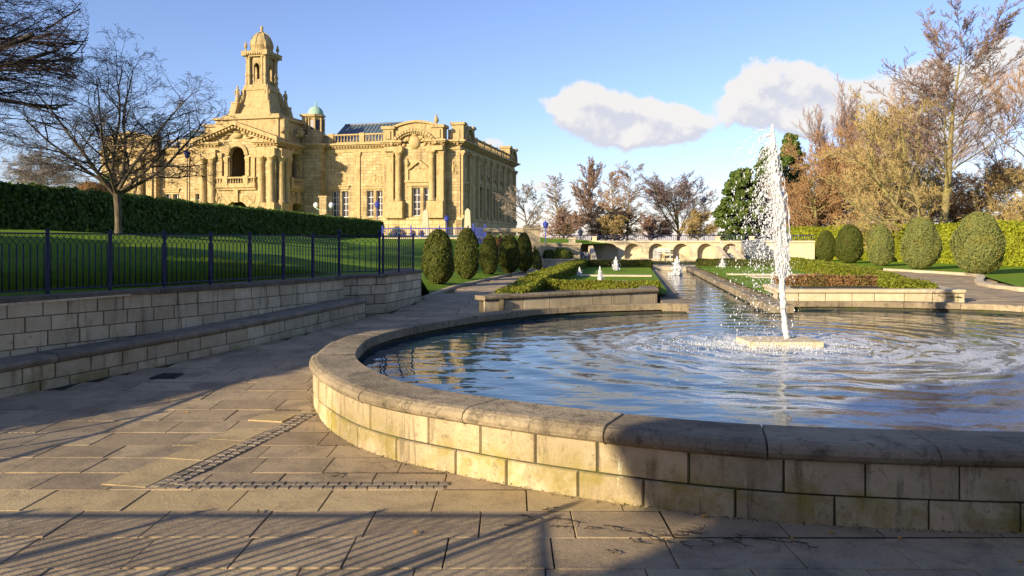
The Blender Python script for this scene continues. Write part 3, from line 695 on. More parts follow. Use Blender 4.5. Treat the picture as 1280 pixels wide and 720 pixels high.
# the matching wall behind the viewer, whose railing throws its shadow over the flags
w2 = Path([(-3.75, -8), (-3.75, .68), (-8.0, .68)][::-1])
w2 = Path([(-8.0, .68), (-3.72, .68), (-3.72, -8)])
root2 = thing('retaining_wall', 'sandstone retaining wall behind the viewer under the second run of railings', 'wall', (-3.72, .68, 0)); of2 = (-3.72, .68, 0)
mb = MB(); blocks(mb, w2, 0, w2.L, lambda q: -.02, [.165] * 6, 0, .4, seed=14, curve=False); mb.build('block_course', 'wall_stone', root2, of2)
mb = MB(); strip(mb, w2, 0, w2.L, lambda q: [(-.012, -.1), (-.012, .97)], .1); mb.build('mortar', 'mortar', root2, of2)
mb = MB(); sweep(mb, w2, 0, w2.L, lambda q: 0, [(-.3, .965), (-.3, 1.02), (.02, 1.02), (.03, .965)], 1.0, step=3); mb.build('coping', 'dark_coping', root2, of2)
def railing(label, path, z_, npost, tall=.67, bars=8, finial=(), br=.0068):
    o_ = (*path.at(0), z_); root = thing('iron_railing', label, 'railing', o_)
    def P(q, h): a = path.at(q); return (a[0], a[1], z_ + h)
    ks = np.linspace(0, path.L, npost)
    for i, q in enumerate(ks):
        mb = MB(); a = path.at(q); mb.obox(a, path.nrm(q, .3), .030, .030, z_ - .03, z_ + tall + .03)
        if i in finial: mb.lathe((a[0], a[1], z_ + tall + .03), [(.012, 0), (.03, .02), (.034, .045), (.02, .07), (.006, .085)], 8)
        else: mb.lathe((a[0], a[1], z_ + tall + .028), [(.026, 0), (.022, .014), (.004, .02)], 6)
        mb.build('post', 'blue', root, o_)
    for i in range(npost - 1):
        a, b = ks[i], ks[i + 1]; mb = MB()
        def rail(h, hw, hh):
            p0, p1 = np.array(P(a, h)), np.array(P(b, h)); d = p1 - p0
            mb.obox(((p0 + p1) / 2)[:2], d[:2], np.hypot(*d[:2]) - .02, hw, z_ + h - hh / 2, z_ + h + hh / 2)
        rail(tall, .042, .016); rail(.05, .03, .014)
        n_ = bars; dq = (b - a) / n_
        for k in range(n_):
            q = a + dq * (k + .5); mb.tube([P(q, .045), P(q, tall - .125)], br, 5)
            # the bar forks into a lozenge that meets its neighbours under the rail
            for sgn in (-1, 1):
                mb.tube([P(q, tall - .125), P(q + sgn * dq * .5, tall - .085), P(q, tall - .045), P(q + sgn * dq * .3, tall - .004)], .0042, 4)
        mb.build('panel', 'blue', root, o_)
fl = Path([wallp.off(q, -.15) for q in np.linspace(0, wallp.L, 60)])
railing('dark blue iron railing with lozenge heads along the retaining wall top, posts evenly spaced', fl, 1.02, 20, bars=10)
fp = Path([(-2.90, 12.95), (-2.34, 13.38), (-1.95, 15.05)])
railing('short return of the dark blue railing on the square corner pier', Path([(-2.95, 12.98), (-2.33, 13.36)]), 1.03, 2, bars=7, finial=(0, 1))
railing('dark blue railing running back over the corner pier toward the yews', Path([(-2.28, 13.44), (-1.95, 15.0)]), 1.03, 3, bars=8, finial=())
railing('blue railing on the wall behind the viewer', Path([(-8.0, .55), (-3.86, .55)]), 1.02, 5, finial=(4,), bars=10, br=.011)
railing('blue railing turning back behind the viewer', Path([(-3.86, .45), (-3.86, -5)]), 1.02, 8, finial=())
# ================================================================ the hall
BZ = 2.0
hall = thing('civic_hall', 'honey coloured baroque stone hall with an arched entrance block under a domed clock-less tower', 'building', (-6.8, 100, BZ), -math.atan2(.235, .972))
hall['label'] = 'honey coloured baroque stone hall with gabled entrance block under a domed bell tower'
class HB(MB):
    """building mesh in the hall's own frame; heights given above the viewer's ground"""
    def b(s, x0, x1, y0, y1, z0, z1): s.box(x0, x1, y0, y1, z0 - BZ, z1 - BZ)
def bh(mb, name, m, parent=None): return mb.build(name, m, parent or hall)
def arcw(mb, T, u0, u1, z0, z1, ops, th, n=10):
    """wall from u0 to u1 with openings (centre, width, bottom, top, arched) cut right through; T maps (u, depth, z)"""
    cuts = sorted({u0, u1} | {c + s_ * w_ / 2 for c, w_, *_ in ops for s_ in (-1, 1)})
    for a, b in zip(cuts[:-1], cuts[1:]):
        op = [o for o in ops if o[0] - o[1] / 2 <= (a + b) / 2 <= o[0] + o[1] / 2]
        def cell(ua, ub, za, zb, zc, zd):      # bottom za..zb, top zc..zd
            vs = [T(ua, 0, za), T(ub, 0, zb), T(ub, 0, zd), T(ua, 0, zc), T(ua, th, za), T(ub, th, zb), T(ub, th, zd), T(ua, th, zc)]
            mb.add(vs, [(0, 1, 2, 3), (5, 4, 7, 6), (0, 4, 5, 1), (3, 2, 6, 7), (0, 3, 7, 4), (1, 5, 6, 2)])
        if not op: cell(a, b, z0, z0, z1, z1); continue
        c, w_, zb_, zt, arched = op[0]; r_ = w_ / 2
        if zb_ > z0 + .01: cell(a, b, z0, z0, zb_, zb_)
        if arched:
            for k in range(n):
                ua, ub = a + (b - a) * k / n, a + (b - a) * (k + 1) / n
                fa, fb = [zt - r_ + math.sqrt(max(r_ * r_ - (q - c) ** 2, 0)) for q in (ua, ub)]
                cell(ua, ub, fa, fb, z1, z1)
        else: cell(a, b, zt, zt, z1, z1)
def arch_ring(mb, T, c, zs, r_, w_, d0, d1, n=14, a0=0, a1=math.pi):
    for k in range(n):
        q0, q1 = a0 + (a1 - a0) * k / n + .012, a0 + (a1 - a0) * (k + 1) / n - .012
        vs = [T(c + rr_ * math.cos(q), d, zs + rr_ * math.sin(q)) for d in (d0, d1) for rr_ in (r_, r_ + w_) for q in (q0, q1)]
        mb.add(vs, [(0, 1, 3, 2), (4, 6, 7, 5), (0, 4, 5, 1), (2, 3, 7, 6), (0, 2, 6, 4), (1, 5, 7, 3)])
def TF(y0): return lambda u_, d, z_: (u_, y0 + d, z_ - BZ)            # a front face at y0, depth into the building
def TS(x0): return lambda u_, d, z_: (x0 - d, u_, z_ - BZ)            # a right-hand face at x0
def tb(mb, T, u0, u1, d0, d1, z0, z1):
    vs = [T(u_, d, z_) for z_ in (z0, z1) for d in (d0, d1) for u_ in (u0, u1)]
    mb.add(vs, [(0, 2, 3, 1), (4, 5, 7, 6), (0, 1, 5, 4), (2, 6, 7, 3), (0, 4, 6, 2), (1, 3, 7, 5)])
def cornice(mb, T, u0, u1, z_, out=.75, h=.85, dent=True, e=0.0):
    """stepped cornice; e: how far the ends run past the wall"""
    for (o_, a, b) in ((.12, -.95, -.72), (.05, -.72, -.45), (.25 * out, -.30, -.10), (.7 * out, .02, .2), (out, .2, .42), (out * .8, .42, .5)):
        tb(mb, T, u0 - e * o_, u1 + e * o_, -o_, .3, z_ + a * h, z_ + b * h)
    if dent:
        n = max(2, int((u1 - u0) / .42))
        for k in range(n):
            u_ = u0 + (u1 - u0) * (k + .5) / n; tb(mb, T, u_ - .12, u_ + .12, -.55 * out, .0, z_ - .16 * h, z_ + .04 * h)
def balustrade(mb, T, u0, u1, z0, z1, d=0.1, th=.3, sp=.42, piers=()):
    tb(mb, T, u0, u1, d, d + th, z0, z0 + .22); tb(mb, T, u0, u1, d - .04, d + th + .04, z1 - .2, z1)
    n = max(1, int((u1 - u0) / sp))
    for k in range(n):
        u_ = u0 + (u1 - u0) * (k + .5) / n; c = T(u_, d + th / 2, z0 + .22); H = z1 - z0 - .42
        mb.lathe(c, [(.07, 0), (.10, .04), (.13, H * .35), (.07, H * .6), (.06, H * .75), (.10, H * .95), (.08, H)], 6)
    for u_ in piers: tb(mb, T, u_ - .35, u_ + .35, d - .1, d + th + .1, z0, z1 + .12)
def column(mb, c, z0, z1, r_=.38, n=14):
    H = z1 - z0; mb.lathe((c[0], c[1], z0 - BZ), [(r_ * 1.35, 0), (r_ * 1.35, .16), (r_ * 1.15, .22), (r_ * 1.22, .34), (r_, .42), (r_ * 1.0, H * .4), (r_ * .86, H - .95), (r_ * .96, H - .9), (r_ * .88, H - .82), (r_ * 1.15, H - .45), (r_ * 1.45, H - .2)], n)
    mb.b(c[0] - r_ * 1.4, c[0] + r_ * 1.4, c[1] - r_ * 1.4, c[1] + r_ * 1.4, z1 - .2, z1)
def pilaster(mb, T, u_, w_, z0, z1, d=-.22):
    tb(mb, T, u_ - w_ / 2, u_ + w_ / 2, d, .1, z0 + .4, z1 - .6); tb(mb, T, u_ - w_ * .58, u_ + w_ * .58, d * 1.5, .1, z0, z0 + .4)
    tb(mb, T, u_ - w_ * .56, u_ + w_ * .56, d * 1.4, .1, z1 - .6, z1 - .35); tb(mb, T, u_ - w_ * .64, u_ + w_ * .64, d * 1.8, .1, z1 - .35, z1)
def window(T, c, w_, z0, z1, rows=4, cols=2, depth=.45):
    fr = HB(); f = .07
    tb(fr, T, c - w_ / 2, c - w_ / 2 + f, depth - .12, depth - .02, z0, z1); tb(fr, T, c + w_ / 2 - f, c + w_ / 2, depth - .12, depth - .02, z0, z1)
    tb(fr, T, c - w_ / 2 + f, c + w_ / 2 - f, depth - .12, depth - .02, z0, z0 + f); tb(fr, T, c - w_ / 2 + f, c + w_ / 2 - f, depth - .12, depth - .02, z1 - f, z1)
    for k in range(1, rows):
        z_ = z0 + (z1 - z0) * k / rows; tb(fr, T, c - w_ / 2 + f, c + w_ / 2 - f, depth - .10, depth - .03, z_ - .035, z_ + .035)
    for k in range(1, cols):
        u_ = c - w_ / 2 + w_ * k / cols; tb(fr, T, u_ - .03, u_ + .03, depth - .09, depth - .035, z0 + f, z1 - f)
    fo = bh(fr, 'window', 'white_paint'); g = HB(); tb(g, T, c - w_ / 2, c + w_ / 2, depth, depth + .1, z0, z1); g.build('pane', M['glass'], fo)
def relief(mb, T, c, z_, w_, h_, seed=0, d=-.12):
    """carved ornament: shield with scrolls"""
    rg = random.Random(seed)
    def blob(u_, zz, ru, rz, dd):
        cc = T(u_, 0, zz); vs = []; fs = []; n, m_ = 10, 4
        for i in range(m_ + 1):
            th_ = math.pi / 2 * i / m_
            for k in range(n):
                a = 2 * math.pi * k / n; vs.append(T(u_ + ru * math.cos(a) * math.cos(th_), .02 + dd * math.sin(th_), zz + rz * math.sin(a) * math.cos(th_)))
        for i in range(m_):
            for k in range(n): fs.append((i * n + k, i * n + (k + 1) % n, (i + 1) * n + (k + 1) % n, (i + 1) * n + k))
        mb.add(vs, fs, True)
    blob(c, z_, w_ * .20, h_ * .36, d * 1.6); blob(c, z_ + h_ * .38, w_ * .12, h_ * .12, d * 1.4)
    for s_ in (-1, 1):
        for k in range(7):
            q = k / 6; blob(c + s_ * w_ * (.22 + .26 * q), z_ + h_ * (.18 - .5 * q + .12 * math.sin(q * 7)), w_ * .07 * rg.uniform(.7, 1.3), h_ * .11 * rg.uniform(.7, 1.3), d * rg.uniform(.8, 1.4))
def urn(mb, x_, y_, z_, s_=1.0):
    mb.lathe((x_, y_, z_ - BZ), [(.22 * s_, 0), (.22 * s_, .12 * s_), (.09 * s_, .22 * s_), (.12 * s_, .32 * s_), (.27 * s_, .55 * s_), (.30 * s_, .72 * s_), (.16 * s_, .86 * s_), (.20 * s_, .94 * s_), (.10 * s_, 1.1 * s_), (.05 * s_, 1.3 * s_)], 10)
def statue(mb, x_, y_, z_, s_=1.0):
    mb.lathe((x_, y_, z_ - BZ), [(.42 * s_, 0), (.36 * s_, .3 * s_), (.33 * s_, .8 * s_), (.26 * s_, 1.15 * s_), (.33 * s_, 1.45 * s_), (.30 * s_, 1.62 * s_), (.10 * s_, 1.72 * s_), (.15 * s_, 1.84 * s_), (.15 * s_, 1.98 * s_), (.04 * s_, 2.1 * s_)], 9)
    mb.tube([(x_ - .3 * s_, y_ - .1, z_ + 1.45 * s_ - BZ), (x_ - .46 * s_, y_ - .25, z_ + 1.05 * s_ - BZ), (x_ - .2 * s_, y_ - .42, z_ + .95 * s_ - BZ)], [.1 * s_, .09 * s_, .07 * s_], 6)
    mb.tube([(x_ + .3 * s_, y_ - .05, z_ + 1.45 * s_ - BZ), (x_ + .42 * s_, y_ - .1, z_ + .9 * s_ - BZ)], [.1 * s_, .08 * s_], 6)
CZ = 14.55     # cornice level
# ---- main body walls
def wing(sx, front):
    """sx=+1 the right-hand wing (x up to 0), -1 its mirror about the entrance, x=-55.9"""
    def X(u_): return u_ if sx > 0 else -55.9 - u_
    def TFx(y0): return lambda u_, d, z_: (X(u_), y0 + d, z_ - BZ)
    T = TFx(0.0); w_ = HB()
    wins = [(-17.9, .95), (-16.5, .95), (-12.8, .95), (-11.4, .95)] if front else []
    arcw(w_, T, -22.2, -10.3, 4.4, CZ, [(c, 1.0, 5.0, 8.5, False) for c, _ in wins], .5)
    # pavilion, proud of the wing
    Tp = TFx(-1.1)
    arcw(w_, Tp, -10.3, -1.9, 4.4, CZ, [(-5.75, 1.1, 5.0, 8.7, False), (-3.95 - .25, 1.1, 5.0, 8.7, False)], .5)
    tb(w_, TFx(-.1), -1.9, 0, 0, .5, 4.4, CZ); tb(w_, TFx(-1.1), -10.3, -9.9, .5, 1.2, 4.4, CZ); tb(w_, TFx(-1.1), -2.3, -1.9, .5, 1.2, 4.4, CZ)
    tb(w_, TFx(0), -22.2, -.5, .5, 1.0, 4.2, CZ - .1)
    bh(w_, 'wall', 'ashlar')
    r_ = HB(); tb(r_, T, -22.2, -10.3, -.25, .4, 0, 4.4); tb(r_, Tp, -10.6, -1.6, -.3, .6, 0, 4.4); tb(r_, TFx(-.1), -1.6, .25, -.2, .6, 0, 4.4)
    tb(r_, T, -22.2, -10.3, -.35, .2, 4.4, 4.65); tb(r_, Tp, -10.7, -1.5, -.4, .5, 4.4, 4.7); bh(r_, 'plinth', 'rustic')
    tr_ = HB()
    cornice(tr_, T, -22.2, -10.3, CZ); cornice(tr_, Tp, -10.3, -8.0, CZ, e=.6); cornice(tr_, Tp, -4.0, -1.9, CZ, e=.6); cornice(tr_, TFx(-.1), -1.9, 0, CZ)
    # string courses and panels
    for (a, b) in ((-18.5, -15.9), (-13.4, -10.8)):
        tb(tr_, T, a, b, -.14, .1, 8.75, 9.1); tb(tr_, T, a - .15, b + .15, -.26, .1, 9.1, 9.3); tb(tr_, T, a + .3, b - .3, -.06, .1, 9.4, 10.4)
        tb(tr_, T, a, b, -.2, .1, 4.75, 4.95); relief(tr_, T, (a + b) / 2, 10.1, 1.5, 1.2, 3)
        tb(tr_, T, a, b, -.1, .1, 12.0, 12.15)
    for u_ in (-19.6, -14.65, -10.5): pilaster(tr_, T, u_, .85, 4.7, 13.75, -.15)
    # pavilion order: paired columns on pedestals
    for u_ in (-9.35, -8.05, -3.4, -2.35):
        if u_ in (-9.35, -2.35): pilaster(tr_, Tp, u_, .95, 6.9, 13.5, -.28)
        else: column(tr_, (X(u_), -1.1 - .42), 6.95, 13.5, .40)
    tb(tr_, Tp, -9.95, -7.35, -.95, .1, 4.7, 6.9); tb(tr_, Tp, -4.05, -1.75, -.95, .1, 4.7, 6.9)
    tb(tr_, Tp, -9.95, -7.4, -.9, .1, 13.5, 14.1); tb(tr_, Tp, -4.0, -1.8, -.9, .1, 13.5, 14.1)
    # window surround with its pediment and urns
    for u_ in (-6.55, -4.975, -3.42 - .02): pass
    tb(tr_, Tp, -6.75, -6.35, -.14, .1, 4.9, 9.0); tb(tr_, Tp, -3.6 - .0, -3.62 + .02, -.1, .05, 4.9, 9.0)
    tb(tr_, Tp, -7.0, -3.75, -.22, .1, 8.95, 9.4); tb(tr_, Tp, -7.25, -3.55, -.4, .1, 9.4, 9.7)
    tb(tr_, Tp, -6.7, -4.0, -.12, .1, 9.7, 11.0)
    for s_ in (-1, 1):
        for k in range(8):
            u0_ = -5.35 + s_ * 1.35 * k / 8; z_ = 12.35 - 1.0 * k / 8; a, b = sorted((u0_, u0_ + s_ * 1.35 / 8)); tb(tr_, Tp, a, b, -.32, .1, z_ - .35, z_)
        tb(tr_, Tp, -5.35 + s_ * 1.62 - .22, -5.35 + s_ * 1.62 + .22, -.3, .1, 9.7, 11.3); urn(tr_, X(-5.35 + s_ * 1.62), -1.2, 11.3, 1.0)
    relief(tr_, Tp, -5.35, 10.75, 2.2, 1.5, 5)
    bh(tr_, 'trim', 'trim')
    # segmental pediment over the pavilion with its coat of arms
    at_ = HB(); arcT = Tp
    arch_ring(at_, arcT, -5.95, 12.7, 3.35, .42, -.7, .3, 18, R(28), R(152)); 
    for k in range(22):
        q = R(34) + R(112) * k / 21; u_, z_ = -5.95 + 3.2 * math.cos(q), 12.7 + 3.2 * math.sin(q); tb(at_, arcT, u_ - .09, u_ + .09, -.5, 0, z_ - .12, z_ + .12)
    # attic wall with a curved top
    n = 18
    for k in range(n):
        ua, ub = -9.2 + 6.9 * k / n, -9.2 + 6.9 * (k + 1) / n; za, zb_ = [17.15 + .75 * math.sin(math.pi * (q + 9.2) / 6.9) for q in (ua, ub)]; za -= .6; zb_ -= .6
        vs = [arcT(ua, 0, CZ + .2), arcT(ub, 0, CZ + .2), arcT(ub, 0, zb_), arcT(ua, 0, za), arcT(ua, .9, CZ + .2), arcT(ub, .9, CZ + .2), arcT(ub, .9, zb_), arcT(ua, .9, za)]
        at_.add(vs, [(0, 1, 2, 3), (5, 4, 7, 6), (3, 2, 6, 7)])
        vs = [arcT(u_, d, z_ + h_) for h_ in (0, .3) for d in (-.3, .9) for u_, z_ in ((ua, za), (ub, zb_))]
        at_.add(vs, [(0, 1, 3, 2), (4, 6, 7, 5), (0, 4, 5, 1), (2, 3, 7, 6)])
    for u_ in (-9.55, -2.65): tb(at_, Tp, u_ - .72, u_ + .72, -.35, 1.3, CZ + .45, 16.5); tb(at_, Tp, u_ - .95, u_ + .95, -.55, 1.5, 16.5, 16.9); tb(at_, Tp, u_ - .35, u_ + .35, -.5, 0, CZ + .6, 16.3)
    tb(at_, TFx(0), -1.7, -.1, 0, .6, CZ + .45, 16.4)
    balustrade(at_, T, -22.0, -10.5, CZ + .45, 16.3, .1, .35, .45, piers=(-18.6, -14.05))
    bh(at_, 'parapet', 'attic')
    for ar in ((Tp, -5.95, 14.7, 4.2, 2.6, 8, -.3), (TFx(-.1), -.95, 11.2, 1.0, 2.0, 9), (T, -17.2, 12.0, 1.2, 1.2, 3)): cv = HB(); relief(cv, *ar); bh(cv, 'carving', 'carving')
    if front:
        for c, ww in wins: window(T, c, 1.0, 5.0, 8.5)
    for c in (-5.75, -4.2): window(Tp, c, 1.1, 5.0, 8.7)
wing(1, True); wing(-1, True)
# roof, with the glazed lights over the galleries
rf = HB(); rf.b(-54, -1.0, 1.2, 30, CZ - .3, CZ + .5); bh(rf, 'roof', 'slate')
def skylight(x0, x1):
    g = HB(); y0, y1, zb_, zt = 2.5, 12.5, CZ + .5, 18.7
    vs = [(x0, y0, zb_ - BZ), (x1, y0, zb_ - BZ), (x1 - .4, (y0 + y1) / 2, zt - BZ), (x0 + .4, (y0 + y1) / 2, zt - BZ), (x0, y1, zb_ - BZ), (x1, y1, zb_ - BZ)]
    g.add(vs, [(0, 1, 2, 3), (5, 4, 3, 2), (0, 3, 4), (1, 5, 2)]); s_ = bh(g, 'skylight', 'roof_glass')
    b_ = HB()
    for k in range(19):
        q = k / 18; xa, xb = x0 + (x1 - x0) * q, x0 + .4 + (x1 - x0 - .8) * q; b_.tube([(xa, y0 - .02, zb_ + .05 - BZ), (xb, (y0 + y1) / 2, zt + .05 - BZ)], .06, 4)
    b_.tube([(x0 + .4, 7.5, zt + .08 - BZ), (x1 - .4, 7.5, zt + .08 - BZ)], .14, 5); b_.build('glazing_bar', M['slate'], s_)
skylight(-20.5, -9.5); skylight(-46.5, -35.5)
fin = HB(); fin.b(-4.6, -3.4, 1.5, 2.7, CZ, 17.2); urn(fin, -4.0, 1.9, 17.2, 1.25); bh(fin, 'finial', 'attic')
# ---- right-hand side of the hall
T = TS(0.0); w_ = HB()
sw = [(1.9, .9, 5.2, 9.2, False)] + [(c, 1.1, 4.9, 9.4, False) for c in (9.9, 13.6, 17.3, 21.0)] + [(28.2, .9, 5.2, 9.2, False)]
arcw(w_, T, 0.0, 30.7, 4.4, CZ, sw, .5); tb(w_, TF(29.9), -54, -.5, 0, .8, 0, CZ); bh(w_, 'wall', 'ashlar')
r_ = HB(); tb(r_, T, -.3, 30.9, -.3, .5, 0, 4.4); tb(r_, T, -.4, 31, -.42, .4, 4.4, 4.7); bh(r_, 'plinth', 'rustic')
tr_ = HB(); cornice(tr_, T, 0, 5.0, CZ, .9, e=.8); cornice(tr_, T, 5.0, 26.0, CZ, .7); cornice(tr_, T, 26.0, 30.7, CZ, .9, e=.8)
for u_ in (.45, 3.7, 4.8): pilaster(tr_, T, u_, .8, 4.7, 13.6, -.35)
for u_ in (26.2, 27.3, 30.2): pilaster(tr_, T, u_, .8, 4.7, 13.6, -.35)
for u_ in (8.0, 11.75, 15.45, 19.15, 22.9): pilaster(tr_, T, u_, .75, 4.7, 13.6, -.28)
tb(tr_, T, 5.0, 26.0, -.12, .1, 9.8, 10.05); tb(tr_, T, 5.0, 26, -.1, .1, 12.7, 12.9)
for c in (9.9, 13.6, 17.3, 21.0): arch_ring(tr_, T, c, 10.6, .62, .3, -.22, .1, 10); tb(tr_, T, c - .8, c + .8, -.2, .1, 9.4, 9.7)
for c in (1.9, 28.2): tb(tr_, T, c - .8, c + .8, -.3, .1, 9.3, 9.7); tb(tr_, T, c - .6, c + .6, -.15, .1, 9.8, 11.5)
bh(tr_, 'trim', 'trim')
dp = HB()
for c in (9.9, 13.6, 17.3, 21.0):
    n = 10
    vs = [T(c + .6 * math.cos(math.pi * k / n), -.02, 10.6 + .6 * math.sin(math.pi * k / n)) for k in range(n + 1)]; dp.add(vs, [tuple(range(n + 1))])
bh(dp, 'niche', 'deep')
for (c, ww, z0_, z1_, _) in sw: window(T, c, ww, z0_, z1_, 5, 2)
at_ = HB()
for (a, b) in ((0.2, 5.2), (25.8, 30.6)):
    tb(at_, T, a, b, -.1, .8, CZ + .45, 16.2); c = (a + b) / 2
    arch_ring(at_, T, c, CZ + .4, 1.75, .45, -.65, .3, 12); tb(at_, T, a - .1, a + .9, -.4, 1.2, CZ + .45, 17.0); tb(at_, T, b - .9, b + .1, -.4, 1.2, CZ + .45, 17.0)
    tb(at_, T, a - .3, a + 1.1, -.6, 1.4, 17.0, 17.35); tb(at_, T, b - 1.1, b + .3, -.6, 1.4, 17.0, 17.35)
    n = 10
    for k in range(n):
        ua, ub = a + .9 + (b - a - 1.8) * k / n, a + .9 + (b - a - 1.8) * (k + 1) / n; zz = 16.2 + 1.1 * math.sin(math.pi * (k + .5) / n); tb(at_, T, ua, ub, -.25, .8, 16.2, zz)
balustrade(at_, T, 5.2, 25.8, CZ + .45, 16.2, .1, .35, .45, piers=(8.0, 11.75, 15.45, 19.15, 22.9)); bh(at_, 'parapet', 'attic')
for ar in [(T, c, 15.6, 2.6, 1.6, int(c), -.45) for c in (2.7, 28.2)] + [(T, c - .8, 12.3, 1.2, 1.4, 2) for c in (2.7, 28.2)] + [(T, c, 12.2, 1.4, .8, 4) for c in (9.9, 13.6, 17.3, 21.0)]:
    cv = HB(); relief(cv, *ar); bh(cv, 'carving', 'carving')
# ---- copper-domed stair turrets either side of the entrance block
for tx in (-20.9,):
    t_ = HB(); t_.b(tx - 2.0, tx + 1.5, -1.3, 2.5, 0, CZ); 
    t_.b(tx - 1.6, tx + 1.2, -.9, 2.0, CZ + .4, 16.3); t_.lathe((tx - .2, .4, 16.3 - BZ), [(1.3, 0), (1.3, .35), (1.05, .45), (1.05, 2.35), (1.3, 2.5), (1.35, 2.8), (1.05, 2.85)], 8, False, rot=.39)
    tu = bh(t_, 'turret', 'ashlar'); c_ = HB()
    cornice(c_, TF(-1.3), tx - 2.0, tx + 1.5, CZ, .6); cornice(c_, lambda u_, d, z_: (tx + 1.5 - d, u_, z_ - BZ), -1.3, 0, CZ, .6)
    for k in range(8):
        a = 2 * math.pi * k / 8 + .39; c_.lathe((tx - .2 + 1.15 * math.cos(a), .4 + 1.15 * math.sin(a), 16.75 - BZ), [(.16, 0), (.13, .1), (.13, 1.7), (.18, 1.85)], 6)
    c_.build('cornice', M['trim'], tu)
    o_ = HB()
    for k in range(8):
        a = 2 * math.pi * (k + .5) / 8 + .39; cx, cy = tx - .2 + .975 * math.cos(a), .4 + .975 * math.sin(a); o_.obox((cx, cy), (-math.sin(a), math.cos(a)), .5, .06, 17.0 - BZ, 18.3 - BZ)
    o_.build('opening', M['lamp_black'], tu)
    dm = HB(); dm.lathe((tx - .2, .4, 19.1 - BZ), [(1.08, 0), (1.1, .15), (1.02, .5), (.80, .9), (.45, 1.15), (.12, 1.27), (.1, 1.5), (.14, 1.6), (.05, 1.8), (.03, 2.2)], 16); dm.build('dome', M['verdigris'], tu)
# ---- entrance block
EX0, EX1, EY = -33.7, -22.2, -7.8; EC = (EX0 + EX1) / 2
w_ = HB(); T = TF(EY); Tr = TS(EX1); Tl = lambda u_, d, z_: (EX0 + d, u_, z_ - BZ)
arcw(w_, T, EX0 + 2.7, EX1 - 2.7, 8.9, 15.0, [(EC, 2.3, 9.0, 14.0, True), (EC - 2.35, .85, 9.9, 12.7, False), (EC + 2.35, .85, 9.9, 12.7, False)], .6)
arcw(w_, T, EX0 + 2.7, EX1 - 2.7, 0, 8.6, [(EC, 3.7, 0, 6.9, True)], .7)
arcw(w_, Tr, EY + 2.2, 0, 8.9, 15.0, [(-3.2, 2.1, 9.0, 14.0, True), (-1.0, .8, 9.9, 12.7, False), (-5.2, .7, 9.9, 12.7, False)], .6)
arcw(w_, Tr, EY + 2.2, 0, 0, 8.6, [(-2.9, 3.6, 0, 6.9, True)], .7)
tb(w_, T, EX0 + .2, EX0 + 2.7, 0, 2.0, 0, 14.6); tb(w_, T, EX1 - 2.7, EX1 - .2, 0, 2.0, 0, 14.6)
tb(w_, Tr, EY + .2, EY + 2.2, .2, 2.0, 0, 14.6); tb(w_, Tl, EY + .3, 2, 0.0, .6, 0, 15.0)
tb(w_, T, EX0, EX1, .4, 8, 8.6, 8.9)
bh(w_, 'entrance_block', 'ashlar')
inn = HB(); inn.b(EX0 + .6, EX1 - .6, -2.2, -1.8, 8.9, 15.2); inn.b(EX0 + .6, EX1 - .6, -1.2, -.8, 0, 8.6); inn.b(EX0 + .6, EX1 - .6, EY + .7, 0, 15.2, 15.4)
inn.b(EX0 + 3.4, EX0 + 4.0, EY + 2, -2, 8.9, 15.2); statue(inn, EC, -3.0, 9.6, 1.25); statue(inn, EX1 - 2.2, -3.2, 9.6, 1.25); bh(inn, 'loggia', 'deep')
tr_ = HB()
for (xa, ya) in ((EX1 - .75, EY - .15), (EX1 - 2.15, EY - .15), (EX0 + .75, EY - .15), (EX0 + 2.15, EY - .15), (EX1 + .15, EY + .85), (EX1 + .15, EY + 2.15)): column(tr_, (xa, ya), 6.6, 12.6, .42)
for (a, b) in ((EX0, EX0 + 2.9), (EX1 - 2.9, EX1)):
    tb(tr_, T, a, b, -.7, .3, 5.0, 6.6); tb(tr_, T, a - .05, b + .05, -.85, .3, 0, 5.0); tb(tr_, T, a, b, -.6, .3, 12.6, 13.6)
tb(tr_, Tr, EY + .2, EY + 2.8, -.62, .3, 0, 6.55); tb(tr_, Tr, EY + .2, EY + 2.8, -.58, .3, 12.6, 13.6)
pilaster(tr_, Tr, -.35, .6, 6.6, 12.6); pilaster(tr_, T, EX0 + 3.35, .55, 8.95, 13.2, -.2); pilaster(tr_, T, EX1 - 3.35, .55, 8.95, 13.2, -.2)
for s_ in (-1, 1): pilaster(tr_, T, EC + s_ * 1.55, .5, 8.95, 12.6, -.15); pilaster(tr_, Tr, -3.2 + s_ * 1.4, .45, 8.95, 12.6, -.15)
arch_ring(tr_, T, EC, 12.85, 1.15, .5, -.22, .1, 13); arch_ring(tr_, Tr, -3.2, 12.95, 1.05, .45, -.22, .1, 13)
arch_ring(tr_, T, EC, 5.05, 1.85, 1.0, -.12, .2, 11); arch_ring(tr_, Tr, -2.9, 5.1, 1.8, .9, -.12, .2, 11)
tb(tr_, T, EC - .3, EC + .3, -.35, .1, 6.7, 8.4); tb(tr_, Tr, -3.2, -2.6, -.35, .1, 6.7, 8.4)
cornice(tr_, T, EX0 + .0, EX0 + 2.9, 14.2, .7, .85, e=.7); cornice(tr_, T, EX1 - 2.9, EX1, 14.2, .7, .85, e=.7); cornice(tr_, Tr, EY, 0, 14.2, .7, .85, e=.7); cornice(tr_, Tl, EY, 0, 14.2, .7, .85)
tb(tr_, T, EX0 + 2.9, EX1 - 2.9, -.5, .2, 8.6, 8.95); tb(tr_, Tr, EY + 2.8, 0, -.5, .2, 8.6, 8.95); tb(tr_, T, EX0 + 2.9, EX1 - 2.9, -.3, .2, 8.3, 8.6); tb(tr_, Tr, EY + 2.8, 0, -.3, .2, 8.3, 8.6)
